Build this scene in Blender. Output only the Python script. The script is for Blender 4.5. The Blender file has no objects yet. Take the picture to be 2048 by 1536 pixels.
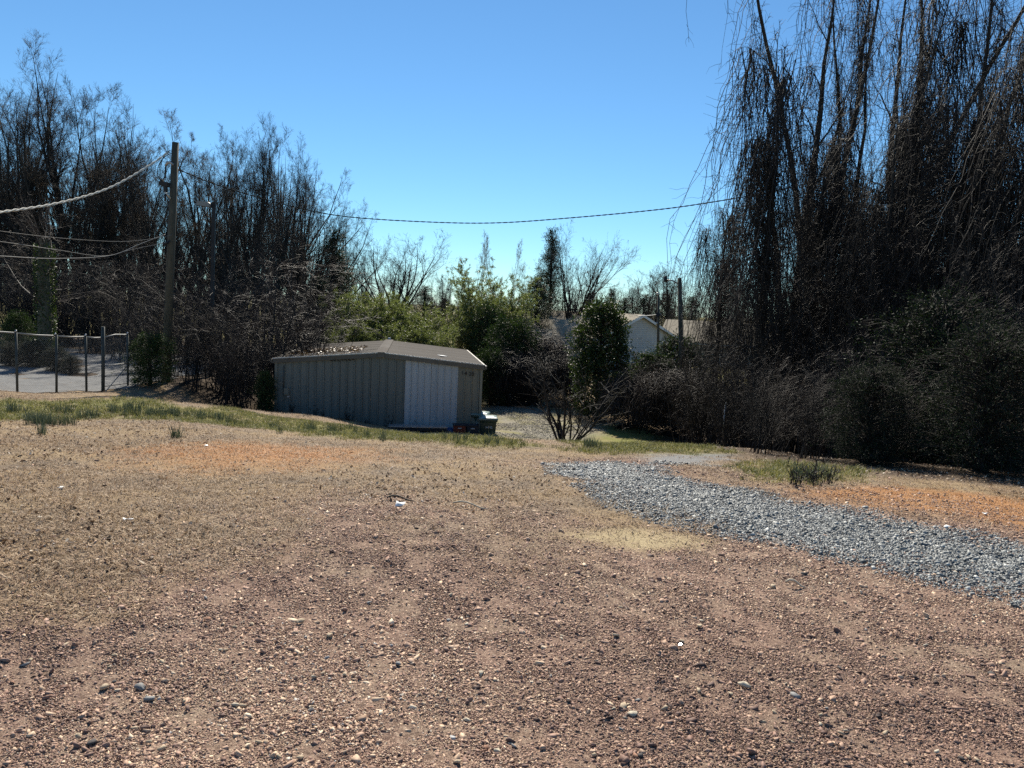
import bpy, bmesh, math, random
import numpy as np
from mathutils import Vector, Matrix

sc = bpy.context.scene
COL = sc.collection
R_ = math.radians

# ------------------------------------------------------------------ camera
FPX, PITCH, ROLL, EYE = 1500.0, R_(5.8), R_(2.5), 1.6
cam_d = bpy.data.cameras.new('camera')
cam_d.sensor_width = 36.0
cam_d.lens = 36.0 * FPX / 2048.0
cam_d.clip_start = 0.05
cam_d.clip_end = 3000.0
cam = bpy.data.objects.new('camera', cam_d)
COL.objects.link(cam)
CM = Matrix.Translation((0, 0, EYE)) @ Matrix.Rotation(R_(90) - PITCH, 4, 'X') @ Matrix.Rotation(ROLL, 4, 'Z')
cam.matrix_world = CM
sc.camera = cam

# ------------------------------------------------------------------ sky and sun
SUN_AZ, SUN_EL = R_(-6.0), R_(42.0)          # azimuth from +Y, negative = left
world = bpy.data.worlds.new('World')
sc.world = world
world.use_nodes = True
wn = world.node_tree
wn.nodes.clear()
sky = wn.nodes.new('ShaderNodeTexSky')
sky.sky_type = 'NISHITA'
sky.sun_disc = False
sky.sun_elevation = SUN_EL
sky.sun_rotation = SUN_AZ
sky.altitude = 500.0
sky.air_density = 1.0
sky.dust_density = 0.0
sky.ozone_density = 8.0
bg = wn.nodes.new('ShaderNodeBackground')
bg.inputs['Strength'].default_value = 0.073
wo = wn.nodes.new('ShaderNodeOutputWorld')
tint = wn.nodes.new('ShaderNodeMix')          # camera white balance of the sky as a whole
tint.data_type = 'RGBA'
tint.blend_type = 'MULTIPLY'
tint.inputs[0].default_value = 1.0
tint.inputs[7].default_value = (0.86, 1.04, 1.0, 1.0)
wn.links.new(sky.outputs[0], tint.inputs[6])
wn.links.new(tint.outputs[2], bg.inputs[0])
wn.links.new(bg.outputs[0], wo.inputs[0])

sun_d = bpy.data.lights.new('sun', 'SUN')
sun_d.energy = 5.0
sun_d.angle = R_(0.53)
sun_d.color = (1.0, 0.93, 0.80)
sun = bpy.data.objects.new('sun', sun_d)
COL.objects.link(sun)
SUN_DIR = Vector((math.sin(SUN_AZ) * math.cos(SUN_EL), math.cos(SUN_AZ) * math.cos(SUN_EL), math.sin(SUN_EL)))
sun.rotation_euler = SUN_DIR.to_track_quat('Z', 'Y').to_euler()
sun.location = (-20, 30, 40)

vs = sc.view_settings
vs.view_transform = 'Standard'
vs.look = 'None'
vs.exposure = 0.78
vs.gamma = 1.0
vs.use_curve_mapping = False
sc.render.engine = 'CYCLES'
sc.cycles.max_bounces = 5
sc.cycles.diffuse_bounces = 2
sc.cycles.glossy_bounces = 2
sc.cycles.transparent_max_bounces = 8
sc.cycles.use_denoising = False

# ------------------------------------------------------------------ terrain and pixel -> place
_by = np.array([-60, 0, 5, 8, 12, 16, 20, 24, 27, 33, 45, 60, 90, 150, 400, 900.])
_bz = np.array([0.3, 0, -0.02, -0.16, -0.62, -1.28, -2.02, -2.72, -3.08, -3.25, -3.15, -2.7, -2.3, -1.5, 0, 0.])
_dy = np.linspace(-60, 200, 2601)
_dz = np.interp(_dy, _by, _bz)
_k = np.hanning(33); _k /= _k.sum()
_dz = np.convolve(np.pad(_dz, 16, mode='edge'), _k, mode='valid')


def sstep(a, b, x):
    t = np.clip((np.asarray(x, float) - a) / (b - a), 0, 1)
    return t * t * (3 - 2 * t)


def Z(x, y):
    x = np.asarray(x, float); y = np.asarray(y, float)
    z = np.where(y < 200, np.interp(y, _dy, _dz), np.interp(y, _by, _bz))
    z = z + 0.62 * sstep(-2, -9, x) * sstep(9, 19, y) * (1 - 0.2 * sstep(32, 60, y))
    ter = np.interp(y, [12, 14, 16, 18, 20, 22, 24, 28, 34, 45, 60], [-0.5, -0.62, -0.83, -1.06, -1.32, -1.5, -1.6, -1.67, -1.72, -1.75, -2.1])
    z = z + (ter - z) * sstep(-10.6, -12.6, x) * sstep(13, 16, y) * (1 - sstep(45, 60, y))
    z = z - 0.25 * sstep(5, 10, x) * sstep(8, 14, y) * (1 - sstep(30, 50, y))
    amp = 0.02 + 0.03 * sstep(8, 16, y)
    z = z + amp * (np.sin(x * 1.1 + 0.6 * y) * 0.6 + np.sin(x * 0.5 - y * 0.9 + 1.3) + 0.4 * np.sin(2.3 * x + 1.7 * y))
    return z


def zt(x, y):
    return float(Z(x, y))


_RM = CM.to_3x3()


def ray(px, py):
    return _RM @ Vector(((px - 1024) / FPX, -(py - 768) / FPX, -1.0))


def P(px, py, y):
    d = ray(px, py)
    return Vector((0, 0, EYE)) + d * (y / d.y)


def G(px, py):
    """where the sight line through a photo pixel meets the ground"""
    d = ray(px, py)
    ys = np.concatenate([np.arange(1.2, 20, 0.02), np.arange(20, 300, 0.1)])
    s = ys / d.y
    below = (EYE + d.z * s) < Z(d.x * s, ys)
    i = int(np.argmax(below)) if below.any() else len(ys) - 1
    x, y = d.x * s[i], ys[i]
    return Vector((x, y, zt(x, y)))


# ------------------------------------------------------------------ helpers: materials
MATS = {}


def newmat(name):
    m = bpy.data.materials.new(name)
    m.use_nodes = True
    n = m.node_tree
    return m, n, n.nodes['Principled BSDF']


def N(nt, typ, **kw):
    n = nt.nodes.new(typ)
    for k, v in kw.items():
        setattr(n, k, v)
    return n


def ramp(nt, fac, stops, interp='LINEAR'):
    r = N(nt, 'ShaderNodeValToRGB')
    cr = r.color_ramp
    cr.interpolation = interp
    while len(cr.elements) > len(stops):
        cr.elements.remove(cr.elements[-1])
    while len(cr.elements) < len(stops):
        cr.elements.new(0.5)
    for e, (p, c) in zip(cr.elements, stops):
        e.position = p
        e.color = (c[0], c[1], c[2], 1)
    if fac is not None:
        nt.links.new(fac, r.inputs[0])
    return r.outputs[0]


def noise(nt, scale, detail=4, rough=0.6, vec=None, dist=0.0):
    n = N(nt, 'ShaderNodeTexNoise')
    n.inputs['Scale'].default_value = scale
    n.inputs['Detail'].default_value = detail
    n.inputs['Roughness'].default_value = rough
    n.inputs['Distortion'].default_value = dist
    if vec is not None:
        nt.links.new(vec, n.inputs['Vector'])
    return n.outputs['Fac']


def coords(nt, kind='Object', scale=None):
    tc = N(nt, 'ShaderNodeTexCoord')
    o = tc.outputs[kind]
    if scale:
        mp = N(nt, 'ShaderNodeMapping')
        mp.inputs['Scale'].default_value = scale
        nt.links.new(o, mp.inputs['Vector'])
        o = mp.outputs[0]
    return o


def mixc(nt, fac, a, b, typ='MIX'):
    m = N(nt, 'ShaderNodeMix', data_type='RGBA', blend_type=typ)
    for sock, v in ((m.inputs[0], fac), (m.inputs[6], a), (m.inputs[7], b)):
        if isinstance(v, (int, float)):
            sock.default_value = v
        elif isinstance(v, tuple):
            sock.default_value = (v[0], v[1], v[2], 1)
        else:
            nt.links.new(v, sock)
    return m.outputs[2]


def mathn(nt, op, a, b=None, clamp=False):
    m = N(nt, 'ShaderNodeMath', operation=op, use_clamp=clamp)
    for s, v in ((m.inputs[0], a), (m.inputs[1], b)):
        if v is None:
            continue
        if isinstance(v, (int, float)):
            s.default_value = v
        else:
            nt.links.new(v, s)
    return m.outputs[0]


def bump(nt, bs, h, strength=0.3, dist=0.02):
    b = N(nt, 'ShaderNodeBump')
    b.inputs['Strength'].default_value = strength
    b.inputs['Distance'].default_value = dist
    nt.links.new(h, b.inputs['Height'])
    nt.links.new(b.outputs[0], bs.inputs['Normal'])


def mat_mottled(name, c1, c2, scale=6.0, rough=0.8, metal=0.0, bumps=0.15, spec=0.3, kind='Object', vscale=None, c3=None, dist=0.01):
    m, nt, bs = newmat(name)
    co = coords(nt, kind, vscale)
    f = noise(nt, scale, 6, 0.65, co, 0.3)
    stops = [(0.3, c1), (0.7, c2)] if c3 is None else [(0.25, c1), (0.5, c2), (0.75, c3)]
    c = ramp(nt, f, stops)
    oi = N(nt, 'ShaderNodeObjectInfo')
    v = mathn(nt, 'MULTIPLY_ADD', oi.outputs['Random'], 0.22)
    nt.nodes[-1].inputs[2].default_value = 0.89
    cc = N(nt, 'ShaderNodeMix', data_type='RGBA', blend_type='MULTIPLY')
    cc.inputs[0].default_value = 1.0
    nt.links.new(c, cc.inputs[6]); nt.links.new(v, cc.inputs[7])
    nt.links.new(cc.outputs[2], bs.inputs['Base Color'])
    bs.inputs['Roughness'].default_value = rough
    bs.inputs['Metallic'].default_value = metal
    bs.inputs['Specular IOR Level'].default_value = spec
    if bumps:
        f2 = noise(nt, scale * 3, 5, 0.6, co)
        bump(nt, bs, f2, bumps, dist)
    MATS[name] = m
    return m


def mat_leaf(name, c1, c2, trans=0.35, rough=0.42, tcol=None, scale=1.3, spec=0.5):
    m, nt, bs = newmat(name)
    co = coords(nt, 'Object')
    f = noise(nt, scale, 3, 0.7, co)
    wn_ = N(nt, 'ShaderNodeTexWhiteNoise')
    geo = N(nt, 'ShaderNodeNewGeometry')
    nt.links.new(geo.outputs['Random Per Island'], wn_.inputs['Vector'])
    f = mathn(nt, 'ADD', mathn(nt, 'MULTIPLY', f, 0.6), mathn(nt, 'MULTIPLY', wn_.outputs['Value'], 0.4))
    c = ramp(nt, f, [(0.25, c1), (0.75, c2)])
    nt.links.new(c, bs.inputs['Base Color'])
    bs.inputs['Roughness'].default_value = rough
    bs.inputs['Specular IOR Level'].default_value = spec
    tr = N(nt, 'ShaderNodeBsdfTranslucent')
    tm = mixc(nt, 1.0, c, tcol or (1.6, 1.7, 0.7), 'MULTIPLY')
    nt.links.new(tm, tr.inputs[0])
    mx = N(nt, 'ShaderNodeMixShader')
    mx.inputs[0].default_value = trans
    nt.links.new(bs.outputs[0], mx.inputs[1])
    nt.links.new(tr.outputs[0], mx.inputs[2])
    out = [n for n in nt.nodes if n.type == 'OUTPUT_MATERIAL'][0]
    nt.links.new(mx.outputs[0], out.inputs[0])
    MATS[name] = m
    return m


def mat_inst(name, stops, rough=0.85, spec=0.3, trans=0.0, interp='LINEAR', grain=0.25):
    """colour chosen per scattered piece by its own 'tint' value"""
    m, nt, bs = newmat(name)
    at = N(nt, 'ShaderNodeAttribute', attribute_type='INSTANCER', attribute_name='tint')
    c = ramp(nt, at.outputs['Fac'], stops, interp)
    if grain:
        co = coords(nt, 'Object')
        f = noise(nt, 2.5, 4, 0.7, co)
        g = ramp(nt, f, [(0.3, (1 - grain,) * 3), (0.7, (1 + grain,) * 3)])
        c = mixc(nt, 1.0, c, g, 'MULTIPLY')
    nt.links.new(c, bs.inputs['Base Color'])
    bs.inputs['Roughness'].default_value = rough
    bs.inputs['Specular IOR Level'].default_value = spec
    if trans:
        tr = N(nt, 'ShaderNodeBsdfTranslucent')
        nt.links.new(c, tr.inputs[0])
        mx = N(nt, 'ShaderNodeMixShader')
        mx.inputs[0].default_value = trans
        nt.links.new(bs.outputs[0], mx.inputs[1]); nt.links.new(tr.outputs[0], mx.inputs[2])
        out = [n for n in nt.nodes if n.type == 'OUTPUT_MATERIAL'][0]
        nt.links.new(mx.outputs[0], out.inputs[0])
    MATS[name] = m
    return m


# ------------------------------------------------------------------ helpers: meshes and objects
def mesh_np(name, V, F, mats=(), smooth=False, mi=None):
    """V (n,3); F (m,3) or (m,4) or list of such arrays"""
    me = bpy.data.meshes.new(name)
    Fs = F if isinstance(F, (list, tuple)) else [F]
    Fs = [f for f in Fs if len(f)]
    V = np.asarray(V, np.float32)
    me.vertices.add(len(V))
    me.vertices.foreach_set('co', V.ravel())
    nl = sum(f.size for f in Fs); npoly = sum(len(f) for f in Fs)
    me.loops.add(nl); me.polygons.add(npoly)
    if npoly:
        me.loops.foreach_set('vertex_index', np.concatenate([np.asarray(f, np.int32).ravel() for f in Fs]))
        tot = np.concatenate([np.full(len(f), f.shape[1], np.int32) for f in Fs])
        st = np.concatenate([[0], np.cumsum(tot)[:-1]]).astype(np.int32)
        me.polygons.foreach_set('loop_start', st)
        if smooth:
            me.polygons.foreach_set('use_smooth', np.ones(npoly, bool))
        if mi is not None:
            me.polygons.foreach_set('material_index', np.asarray(mi, np.int32))
    for m in mats:
        me.materials.append(m)
    me.update(calc_edges=True)
    return me


def link(name, me, parent=None, loc=None):
    o = bpy.data.objects.new(name, me)
    COL.objects.link(o)
    if parent is not None:
        o.parent = parent
    if loc is not None:
        o.location = loc
    return o


def tag(o, label=None, cat=None, group=None, kind=None):
    if label: o['label'] = label
    if cat: o['category'] = cat
    if group: o['group'] = group
    if kind: o['kind'] = kind
    return o


def empty(name, loc=(0, 0, 0), rz=0.0, label=None, cat=None, group=None):
    o = bpy.data.objects.new(name, None)
    COL.objects.link(o)
    o.location = loc
    o.rotation_euler = (0, 0, rz)
    o.empty_display_size = 0.3
    return tag(o, label, cat, group)


def copy_tree(o, parent=None):
    c = o.copy()
    COL.objects.link(c)
    c.parent = parent
    for ch in list(o.children):
        copy_tree(ch, c)
    return c


class MB:
    """collects boxes, bars, tubes and prisms into one mesh"""
    def __init__(s):
        s.bm = bmesh.new()

    def box(s, c, size, rot=None, bevel=0.0):
        b = bmesh.new()
        bmesh.ops.create_cube(b, size=1.0)
        bmesh.ops.scale(b, vec=size, verts=b.verts)
        if bevel:
            bmesh.ops.bevel(b, geom=b.edges[:], offset=bevel, segments=2, affect='EDGES')
        M = Matrix.Translation(c) @ (rot if rot is not None else Matrix.Identity(4))
        bmesh.ops.transform(b, matrix=M, verts=b.verts)
        s._merge(b)
        return s

    def _merge(s, b):
        me = bpy.data.meshes.new('tmp')
        b.to_mesh(me); b.free()
        s.bm.from_mesh(me)
        bpy.data.meshes.remove(me)

    def tube(s, pts, r, n=8, caps=True):
        pts = [Vector(p) for p in pts]
        rs = r if isinstance(r, (list, tuple)) else [r] * len(pts)
        rings = []
        up = Vector((0.13, 0.21, 0.97))
        prev = None
        for i, p in enumerate(pts):
            t = (pts[min(i + 1, len(pts) - 1)] - pts[max(i - 1, 0)]).normalized()
            a = up if prev is None else prev
            a = a - t * a.dot(t)
            if a.length < 1e-3:
                a = Vector((1, 0, 0)) - t * t.x
            a.normalize(); prev = a
            b = t.cross(a)
            rings.append([s.bm.verts.new(p + (a * math.cos(2 * math.pi * k / n) + b * math.sin(2 * math.pi * k / n)) * rs[i]) for k in range(n)])
        for i in range(len(rings) - 1):
            for k in range(n):
                f = s.bm.faces.new((rings[i][k], rings[i][(k + 1) % n], rings[i + 1][(k + 1) % n], rings[i + 1][k]))
                f.smooth = True
        if caps:
            s.bm.faces.new(rings[0][::-1]); s.bm.faces.new(rings[-1])
        return s

    def prism(s, poly, vec):
        """closed prism: polygon (list of Vector) swept along vec"""
        vec = Vector(vec)
        a = [s.bm.verts.new(Vector(p)) for p in poly]
        b = [s.bm.verts.new(Vector(p) + vec) for p in poly]
        n = len(a)
        s.bm.faces.new(a[::-1]); s.bm.faces.new(b)
        for i in range(n):
            s.bm.faces.new((a[i], a[(i + 1) % n], b[(i + 1) % n], b[i]))
        return s

    def build(s, name, mat, parent=None):
        me = bpy.data.meshes.new(name)
        bmesh.ops.recalc_face_normals(s.bm, faces=s.bm.faces)
        s.bm.to_mesh(me); s.bm.free()
        me.materials.append(mat)
        return link(name, me, parent)


def norm(a):
    return a / np.maximum(np.linalg.norm(a, axis=-1, keepdims=True), 1e-9)


def tubes(Pp, Rr, S=3):
    """many tapered tubes at once: Pp (N,K,3), Rr (N,K) -> verts, quads"""
    Nn, K, _ = Pp.shape
    T = np.empty_like(Pp)
    T[:, 1:-1] = Pp[:, 2:] - Pp[:, :-2]
    T[:, 0] = Pp[:, 1] - Pp[:, 0]
    T[:, -1] = Pp[:, -1] - Pp[:, -2]
    T = norm(T)
    ref = np.where(np.abs(T[..., 2:3]) < 0.8, np.array([0, 0, 1.0]), np.array([1.0, 0, 0]))
    A = norm(np.cross(T, ref)); B = np.cross(T, A)
    an = np.arange(S) * 2 * np.pi / S
    V = Pp[:, :, None, :] + Rr[:, :, None, None] * (A[:, :, None, :] * np.cos(an)[:, None] + B[:, :, None, :] * np.sin(an)[:, None])
    base = (np.arange(Nn) * K * S)[:, None, None]
    kk = (np.arange(K - 1) * S)[None, :, None]
    ss = np.arange(S)[None, None, :]
    s2 = (ss + 1) % S
    F = np.stack([base + kk + ss, base + kk + s2, base + kk + S + s2, base + kk + S + ss], -1).reshape(-1, 4)
    return V.reshape(-1, 3), F


def join(parts):
    Vs, Fs, o = [], [], 0
    for V, F in parts:
        Vs.append(V); Fs.append(F + o); o += len(V)
    return np.concatenate(Vs), np.concatenate(Fs)


def grow(rng, Pp, Rr, n, t0, t1, L, ang, K, trop, wig, rsc, fall=0.5, tip=0.35, rmin=0.003, angj=0.25, lj=(0.55, 1.25)):
    """n new shoots on each path; L is length per parent (N,) or number; trop: start/end vertical pull"""
    Nn, Kp, _ = Pp.shape
    pi = np.repeat(np.arange(Nn), n)
    M = len(pi)
    t = rng.uniform(t0, t1, M)
    f = t * (Kp - 1); i = np.minimum(f.astype(int), Kp - 2); w = (f - i)[:, None]
    pos = Pp[pi, i] * (1 - w) + Pp[pi, i + 1] * w
    tan = norm(Pp[pi, i + 1] - Pp[pi, i])
    rad = Rr[pi, i] * (1 - w[:, 0]) + Rr[pi, i + 1] * w[:, 0]
    r = rng.normal(size=(M, 3)); perp = norm(r - (r * tan).sum(-1, keepdims=True) * tan)
    a = (ang + np.clip(rng.normal(size=M), -1.6, 1.6) * angj)[:, None]
    d = norm(np.cos(a) * tan + np.sin(a) * perp)
    Lp = (np.asarray(L, float) * np.ones(Nn))[pi] * (1 - fall * t) * rng.uniform(lj[0], lj[1], M)
    out = np.empty((M, K, 3)); out[:, 0] = pos
    tr = trop if isinstance(trop, (tuple, list)) else (trop, trop)
    for k in range(1, K):
        up = tr[0] + (tr[1] - tr[0]) * (k - 1) / max(K - 2, 1)
        d = d + rng.normal(size=(M, 3)) * wig
        d[:, 2] += up
        d = norm(d)
        out[:, k] = out[:, k - 1] + d * (Lp / (K - 1))[:, None]
    r0 = np.maximum(rad * rsc, rmin)
    Ro = r0[:, None] * np.linspace(1, tip, K)[None]
    return out, Ro, Lp


def leaves(rng, pts, dirs, ln, wd, fold=0.25):
    """one rhombic folded leaf at every point, 2 triangles each: pts (M,3), dirs (M,3)"""
    M = len(pts)
    d = norm(dirs)
    r = rng.normal(size=(M, 3)); s = norm(np.cross(d, r)); n = np.cross(s, d)
    l = (ln * rng.uniform(0.6, 1.25, M))[:, None]; w = (wd * rng.uniform(0.7, 1.2, M))[:, None]
    a = pts; b = pts + d * l
    mid = pts + d * l * 0.45
    c = mid + s * w * 0.5 + n * w * fold
    e = mid - s * w * 0.5 + n * w * fold
    V = np.stack([a, c, b, e], 1).reshape(-1, 3)
    o = (np.arange(M) * 4)[:, None]
    F = np.concatenate([o + np.array([[0, 1, 2]]), o + np.array([[0, 2, 3]])], 0)
    return V, F


def along(rng, Pp, n, t0=0.2, t1=1.0):
    """n random points (and directions) on each path"""
    Nn, Kp, _ = Pp.shape
    pi = np.repeat(np.arange(Nn), n)
    f = rng.uniform(t0, t1, len(pi)) * (Kp - 1); i = np.minimum(f.astype(int), Kp - 2); w = (f - i)[:, None]
    return Pp[pi, i] * (1 - w) + Pp[pi, i + 1] * w, norm(Pp[pi, i + 1] - Pp[pi, i])


def scatter(name, protos, mats, pts, rot, scl, idx, tint, label, cat):
    """countless small pieces: one object whose loose points carry instances of the proto pieces kept in the same mesh"""
    Vs, Fs, pid, mi, o = [], [], [], [], 0
    for k, (V, F, m) in enumerate(protos):
        Vs.append(np.asarray(V, float)); Fs.append(np.asarray(F) + o); o += len(V)
        pid.append(np.full(len(V), k)); mi += [m] * len(F)
    n0 = o
    Vs.append(np.asarray(pts, float)); pid.append(np.full(len(pts), -1))
    me = mesh_np(name, np.concatenate(Vs), [f for f in Fs], mats, False, mi)
    a = me.attributes.new('pid', 'INT', 'POINT'); a.data.foreach_set('value', np.concatenate(pid).astype(np.int32))
    full = lambda v, w: np.concatenate([np.zeros((n0, w)), np.asarray(v, float).reshape(len(pts), w)]).astype(np.float32).ravel()
    a = me.attributes.new('rot', 'FLOAT_VECTOR', 'POINT'); a.data.foreach_set('vector', full(rot, 3))
    a = me.attributes.new('scl', 'FLOAT_VECTOR', 'POINT'); a.data.foreach_set('vector', full(scl, 3))
    a = me.attributes.new('tint', 'FLOAT', 'POINT'); a.data.foreach_set('value', full(tint, 1))
    a = me.attributes.new('which', 'INT', 'POINT'); a.data.foreach_set('value', full(idx, 1).astype(np.int32))
    g = bpy.data.node_groups.new(name + '_nodes', 'GeometryNodeTree')
    g.interface.new_socket('Geometry', in_out='INPUT', socket_type='NodeSocketGeometry')
    g.interface.new_socket('Geometry', in_out='OUTPUT', socket_type='NodeSocketGeometry')
    gi = N(g, 'NodeGroupInput'); go = N(g, 'NodeGroupOutput')

    def attr(nm, typ):
        n = N(g, 'GeometryNodeInputNamedAttribute', data_type=typ)
        n.inputs['Name'].default_value = nm
        return n.outputs['Attribute']
    pidn = attr('pid', 'INT')

    def pick(k):
        c = N(g, 'FunctionNodeCompare', data_type='INT', operation='EQUAL')
        g.links.new(pidn, c.inputs[2]); c.inputs[3].default_value = k
        s = N(g, 'GeometryNodeSeparateGeometry', domain='POINT')
        g.links.new(gi.outputs[0], s.inputs[0]); g.links.new(c.outputs[0], s.inputs[1])
        return s.outputs[0]
    gti = N(g, 'GeometryNodeGeometryToInstance')
    for k in range(len(protos)):
        g.links.new(pick(k), gti.inputs[0])
    iop = N(g, 'GeometryNodeInstanceOnPoints')
    g.links.new(pick(-1), iop.inputs['Points'])
    g.links.new(gti.outputs[0], iop.inputs['Instance'])
    iop.inputs['Pick Instance'].default_value = True
    g.links.new(attr('which', 'INT'), iop.inputs['Instance Index'])
    g.links.new(attr('rot', 'FLOAT_VECTOR'), iop.inputs['Rotation'])
    g.links.new(attr('scl', 'FLOAT_VECTOR'), iop.inputs['Scale'])
    g.links.new(iop.outputs[0], go.inputs[0])
    ob = link(name, me)
    md = ob.modifiers.new('scatter', 'NODES')
    md.node_group = g
    return tag(ob, label, cat, None, 'stuff')


def poly_w(pix):
    """photo outline on the ground -> outline in metres"""
    return np.array([[G(a, b).x, G(a, b).y] for a, b in pix])


def sdist(poly, X, Y):
    """signed distance (positive inside) to a polygon"""
    d = np.full(X.shape, 1e9); ins = np.zeros(X.shape, bool)
    n = len(poly)
    for i in range(n):
        ax, ay = poly[i]; bx, by = poly[(i + 1) % n]
        ex, ey = bx - ax, by - ay
        t = np.clip(((X - ax) * ex + (Y - ay) * ey) / (ex * ex + ey * ey + 1e-12), 0, 1)
        d = np.minimum(d, np.hypot(X - ax - t * ex, Y - ay - t * ey))
        cr = ((ay > Y) != (by > Y)) & (X < (bx - ax) * (Y - ay) / (by - ay + 1e-12) + ax)
        ins ^= cr
    return np.where(ins, d, -d)


def vnoise(x, y, s, seed=0):
    """smooth value noise in numpy"""
    x = np.asarray(x) * s + seed * 17.3; y = np.asarray(y) * s - seed * 9.1
    xi = np.floor(x).astype(int); yi = np.floor(y).astype(int)
    fx = x - xi; fy = y - yi
    fx = fx * fx * (3 - 2 * fx); fy = fy * fy * (3 - 2 * fy)
    h = lambda a, b: (np.sin(a * 127.1 + b * 311.7 + seed) * 43758.5453) % 1.0
    return (h(xi, yi) * (1 - fx) + h(xi + 1, yi) * fx) * (1 - fy) + (h(xi, yi + 1) * (1 - fx) + h(xi + 1, yi + 1) * fx) * fy


#@@SECTION ground
# ================================================================== GROUND
# zones (outlines read off the photograph, laid out on the terrain in metres)
Z_BLUE = poly_w([(1150, 935), (1200, 932), (1268, 938), (1311, 955), (1380, 973), (1490, 986), (1600, 1006), (1718, 1025), (1836, 1053), (1938, 1076), (2048, 1094), (2300, 1140), (2300, 1262), (2048, 1194), (1977, 1171), (1875, 1147), (1757, 1128), (1647, 1110), (1537, 1084), (1459, 1055), (1380, 1031), (1300, 1008), (1268, 976), (1205, 960), (1160, 948)])
Z_BLUE2 = poly_w([(1278, 915), (1325, 910), (1443, 911), (1463, 922), (1380, 932), (1309, 928)])
Z_ORANGE_R = poly_w([(1553, 984), (1702, 973), (1836, 978), (2048, 1002), (2400, 1050), (2400, 1130), (2048, 1068), (1915, 1043), (1757, 1018), (1640, 1000)])
Z_ORANGE_L = poly_w([(330, 905), (420, 890), (560, 895), (720, 905), (740, 920), (600, 935), (480, 935), (360, 925)])
Z_STRAW = poly_w([(1160, 1077), (1254, 1074), (1309, 1084), (1364, 1077), (1443, 1087), (1349, 1096), (1286, 1104), (1231, 1092)])
Z_GRASS = poly_w([(-700, 1230), (0, 1200), (170, 1130), (380, 1080), (560, 1010), (800, 1000), (980, 1040), (1180, 1065), (1330, 1050), (1450, 1040), (1330, 1000), (1190, 965), (1090, 935), (1150, 918), (1330, 920), (1420, 945), (1500, 972), (1620, 980), (2048, 1040), (2500, 1100), (2500, 960), (2048, 940), (1500, 905), (1240, 870), (1150, 885), (1020, 883), (550, 826), (280, 800), (0, 800), (-700, 780)])
Z_GREEN = poly_w([(-600, 800), (0, 805), (280, 800), (380, 815), (560, 838), (760, 862), (1000, 884), (1180, 905), (1170, 900), (1000, 900), (860, 888), (700, 876), (540, 862), (380, 848), (200, 836), (0, 840), (-600, 850)])
Z_GREEN2 = poly_w([(1150, 880), (1215, 850), (1290, 855), (1330, 880), (1420, 905), (1390, 912), (1250, 910), (1160, 905)])
Z_GREEN3 = poly_w([(1440, 940), (1520, 925), (1660, 935), (1700, 955), (1620, 970), (1500, 965)])
Z_DRIVE = poly_w([(960, 800), (1040, 795), (1100, 815), (1160, 840), (1200, 870), (1170, 893), (1000, 886), (960, 860)])
# the far lane, flat ground past the embankment: written straight in metres
Z_LANE = np.array([[-0.9, 26.5], [2.6, 25.0], [3.6, 29], [2.6, 34], [1.4, 40], [0.0, 46], [-3, 50], [-4, 46], [-1.6, 40], [-0.8, 34]])
Z_WOOD_SHADE = np.array([[6.4, 8.4], [4.8, 9.0], [4.3, 9.8], [3.9, 11.2], [4.1, 15], [4.9, 20], [5.6, 28], [12, 50], [70, 50], [70, 6.5], [9, 8.4]])  # dark wood floor; front edge follows the trees' shadow, shade put into colour
Z_LANEG = np.array([[-1.5, 38], [0.6, 36], [1.6, 40], [0.2, 46], [-2, 48], [-3, 44]])
Z_LOT = np.array([[-40, 20.3], [-14.7, 21.7], [-13.6, 23.2], [-12.9, 24.4], [-12.5, 25.4], [-13.2, 31], [-15, 40], [-50, 44]])

ax_x = np.concatenate([-np.geomspace(700, 16, 40), np.arange(-15, 15.01, 0.16), np.geomspace(16, 700, 40)])
ax_y = np.concatenate([-np.geomspace(60, 1, 14)[:-1], np.arange(-0.9, 34, 0.16), np.geomspace(34.3, 900, 60)])
GX, GY = np.meshgrid(ax_x, ax_y)
fine = vnoise(GX, GY, 3.1, 3) * 0.018 + vnoise(GX, GY, 7.0, 5) * 0.010
GZ = Z(GX, GY) + fine
nx, ny = len(ax_x), len(ax_y)
ii = (np.arange(ny - 1)[:, None] * nx + np.arange(nx - 1)[None]).ravel()
GF = np.stack([ii, ii + 1, ii + nx + 1, ii + nx], -1)
gme = mesh_np('ground', np.stack([GX, GY, GZ], -1).reshape(-1, 3), GF, (), True)


def soft(poly, w, s=1.0, seed=0, X=None, Y=None, amp=0.35):
    X = GX if X is None else X; Y = GY if Y is None else Y
    j = (vnoise(X, Y, 0.9, seed) - 0.5) * amp * 2 + (vnoise(X, Y, 2.7, seed + 1) - 0.5) * amp
    return np.clip(0.5 + (sdist(poly, X, Y) + j) / w, 0, 1) * s


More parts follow.
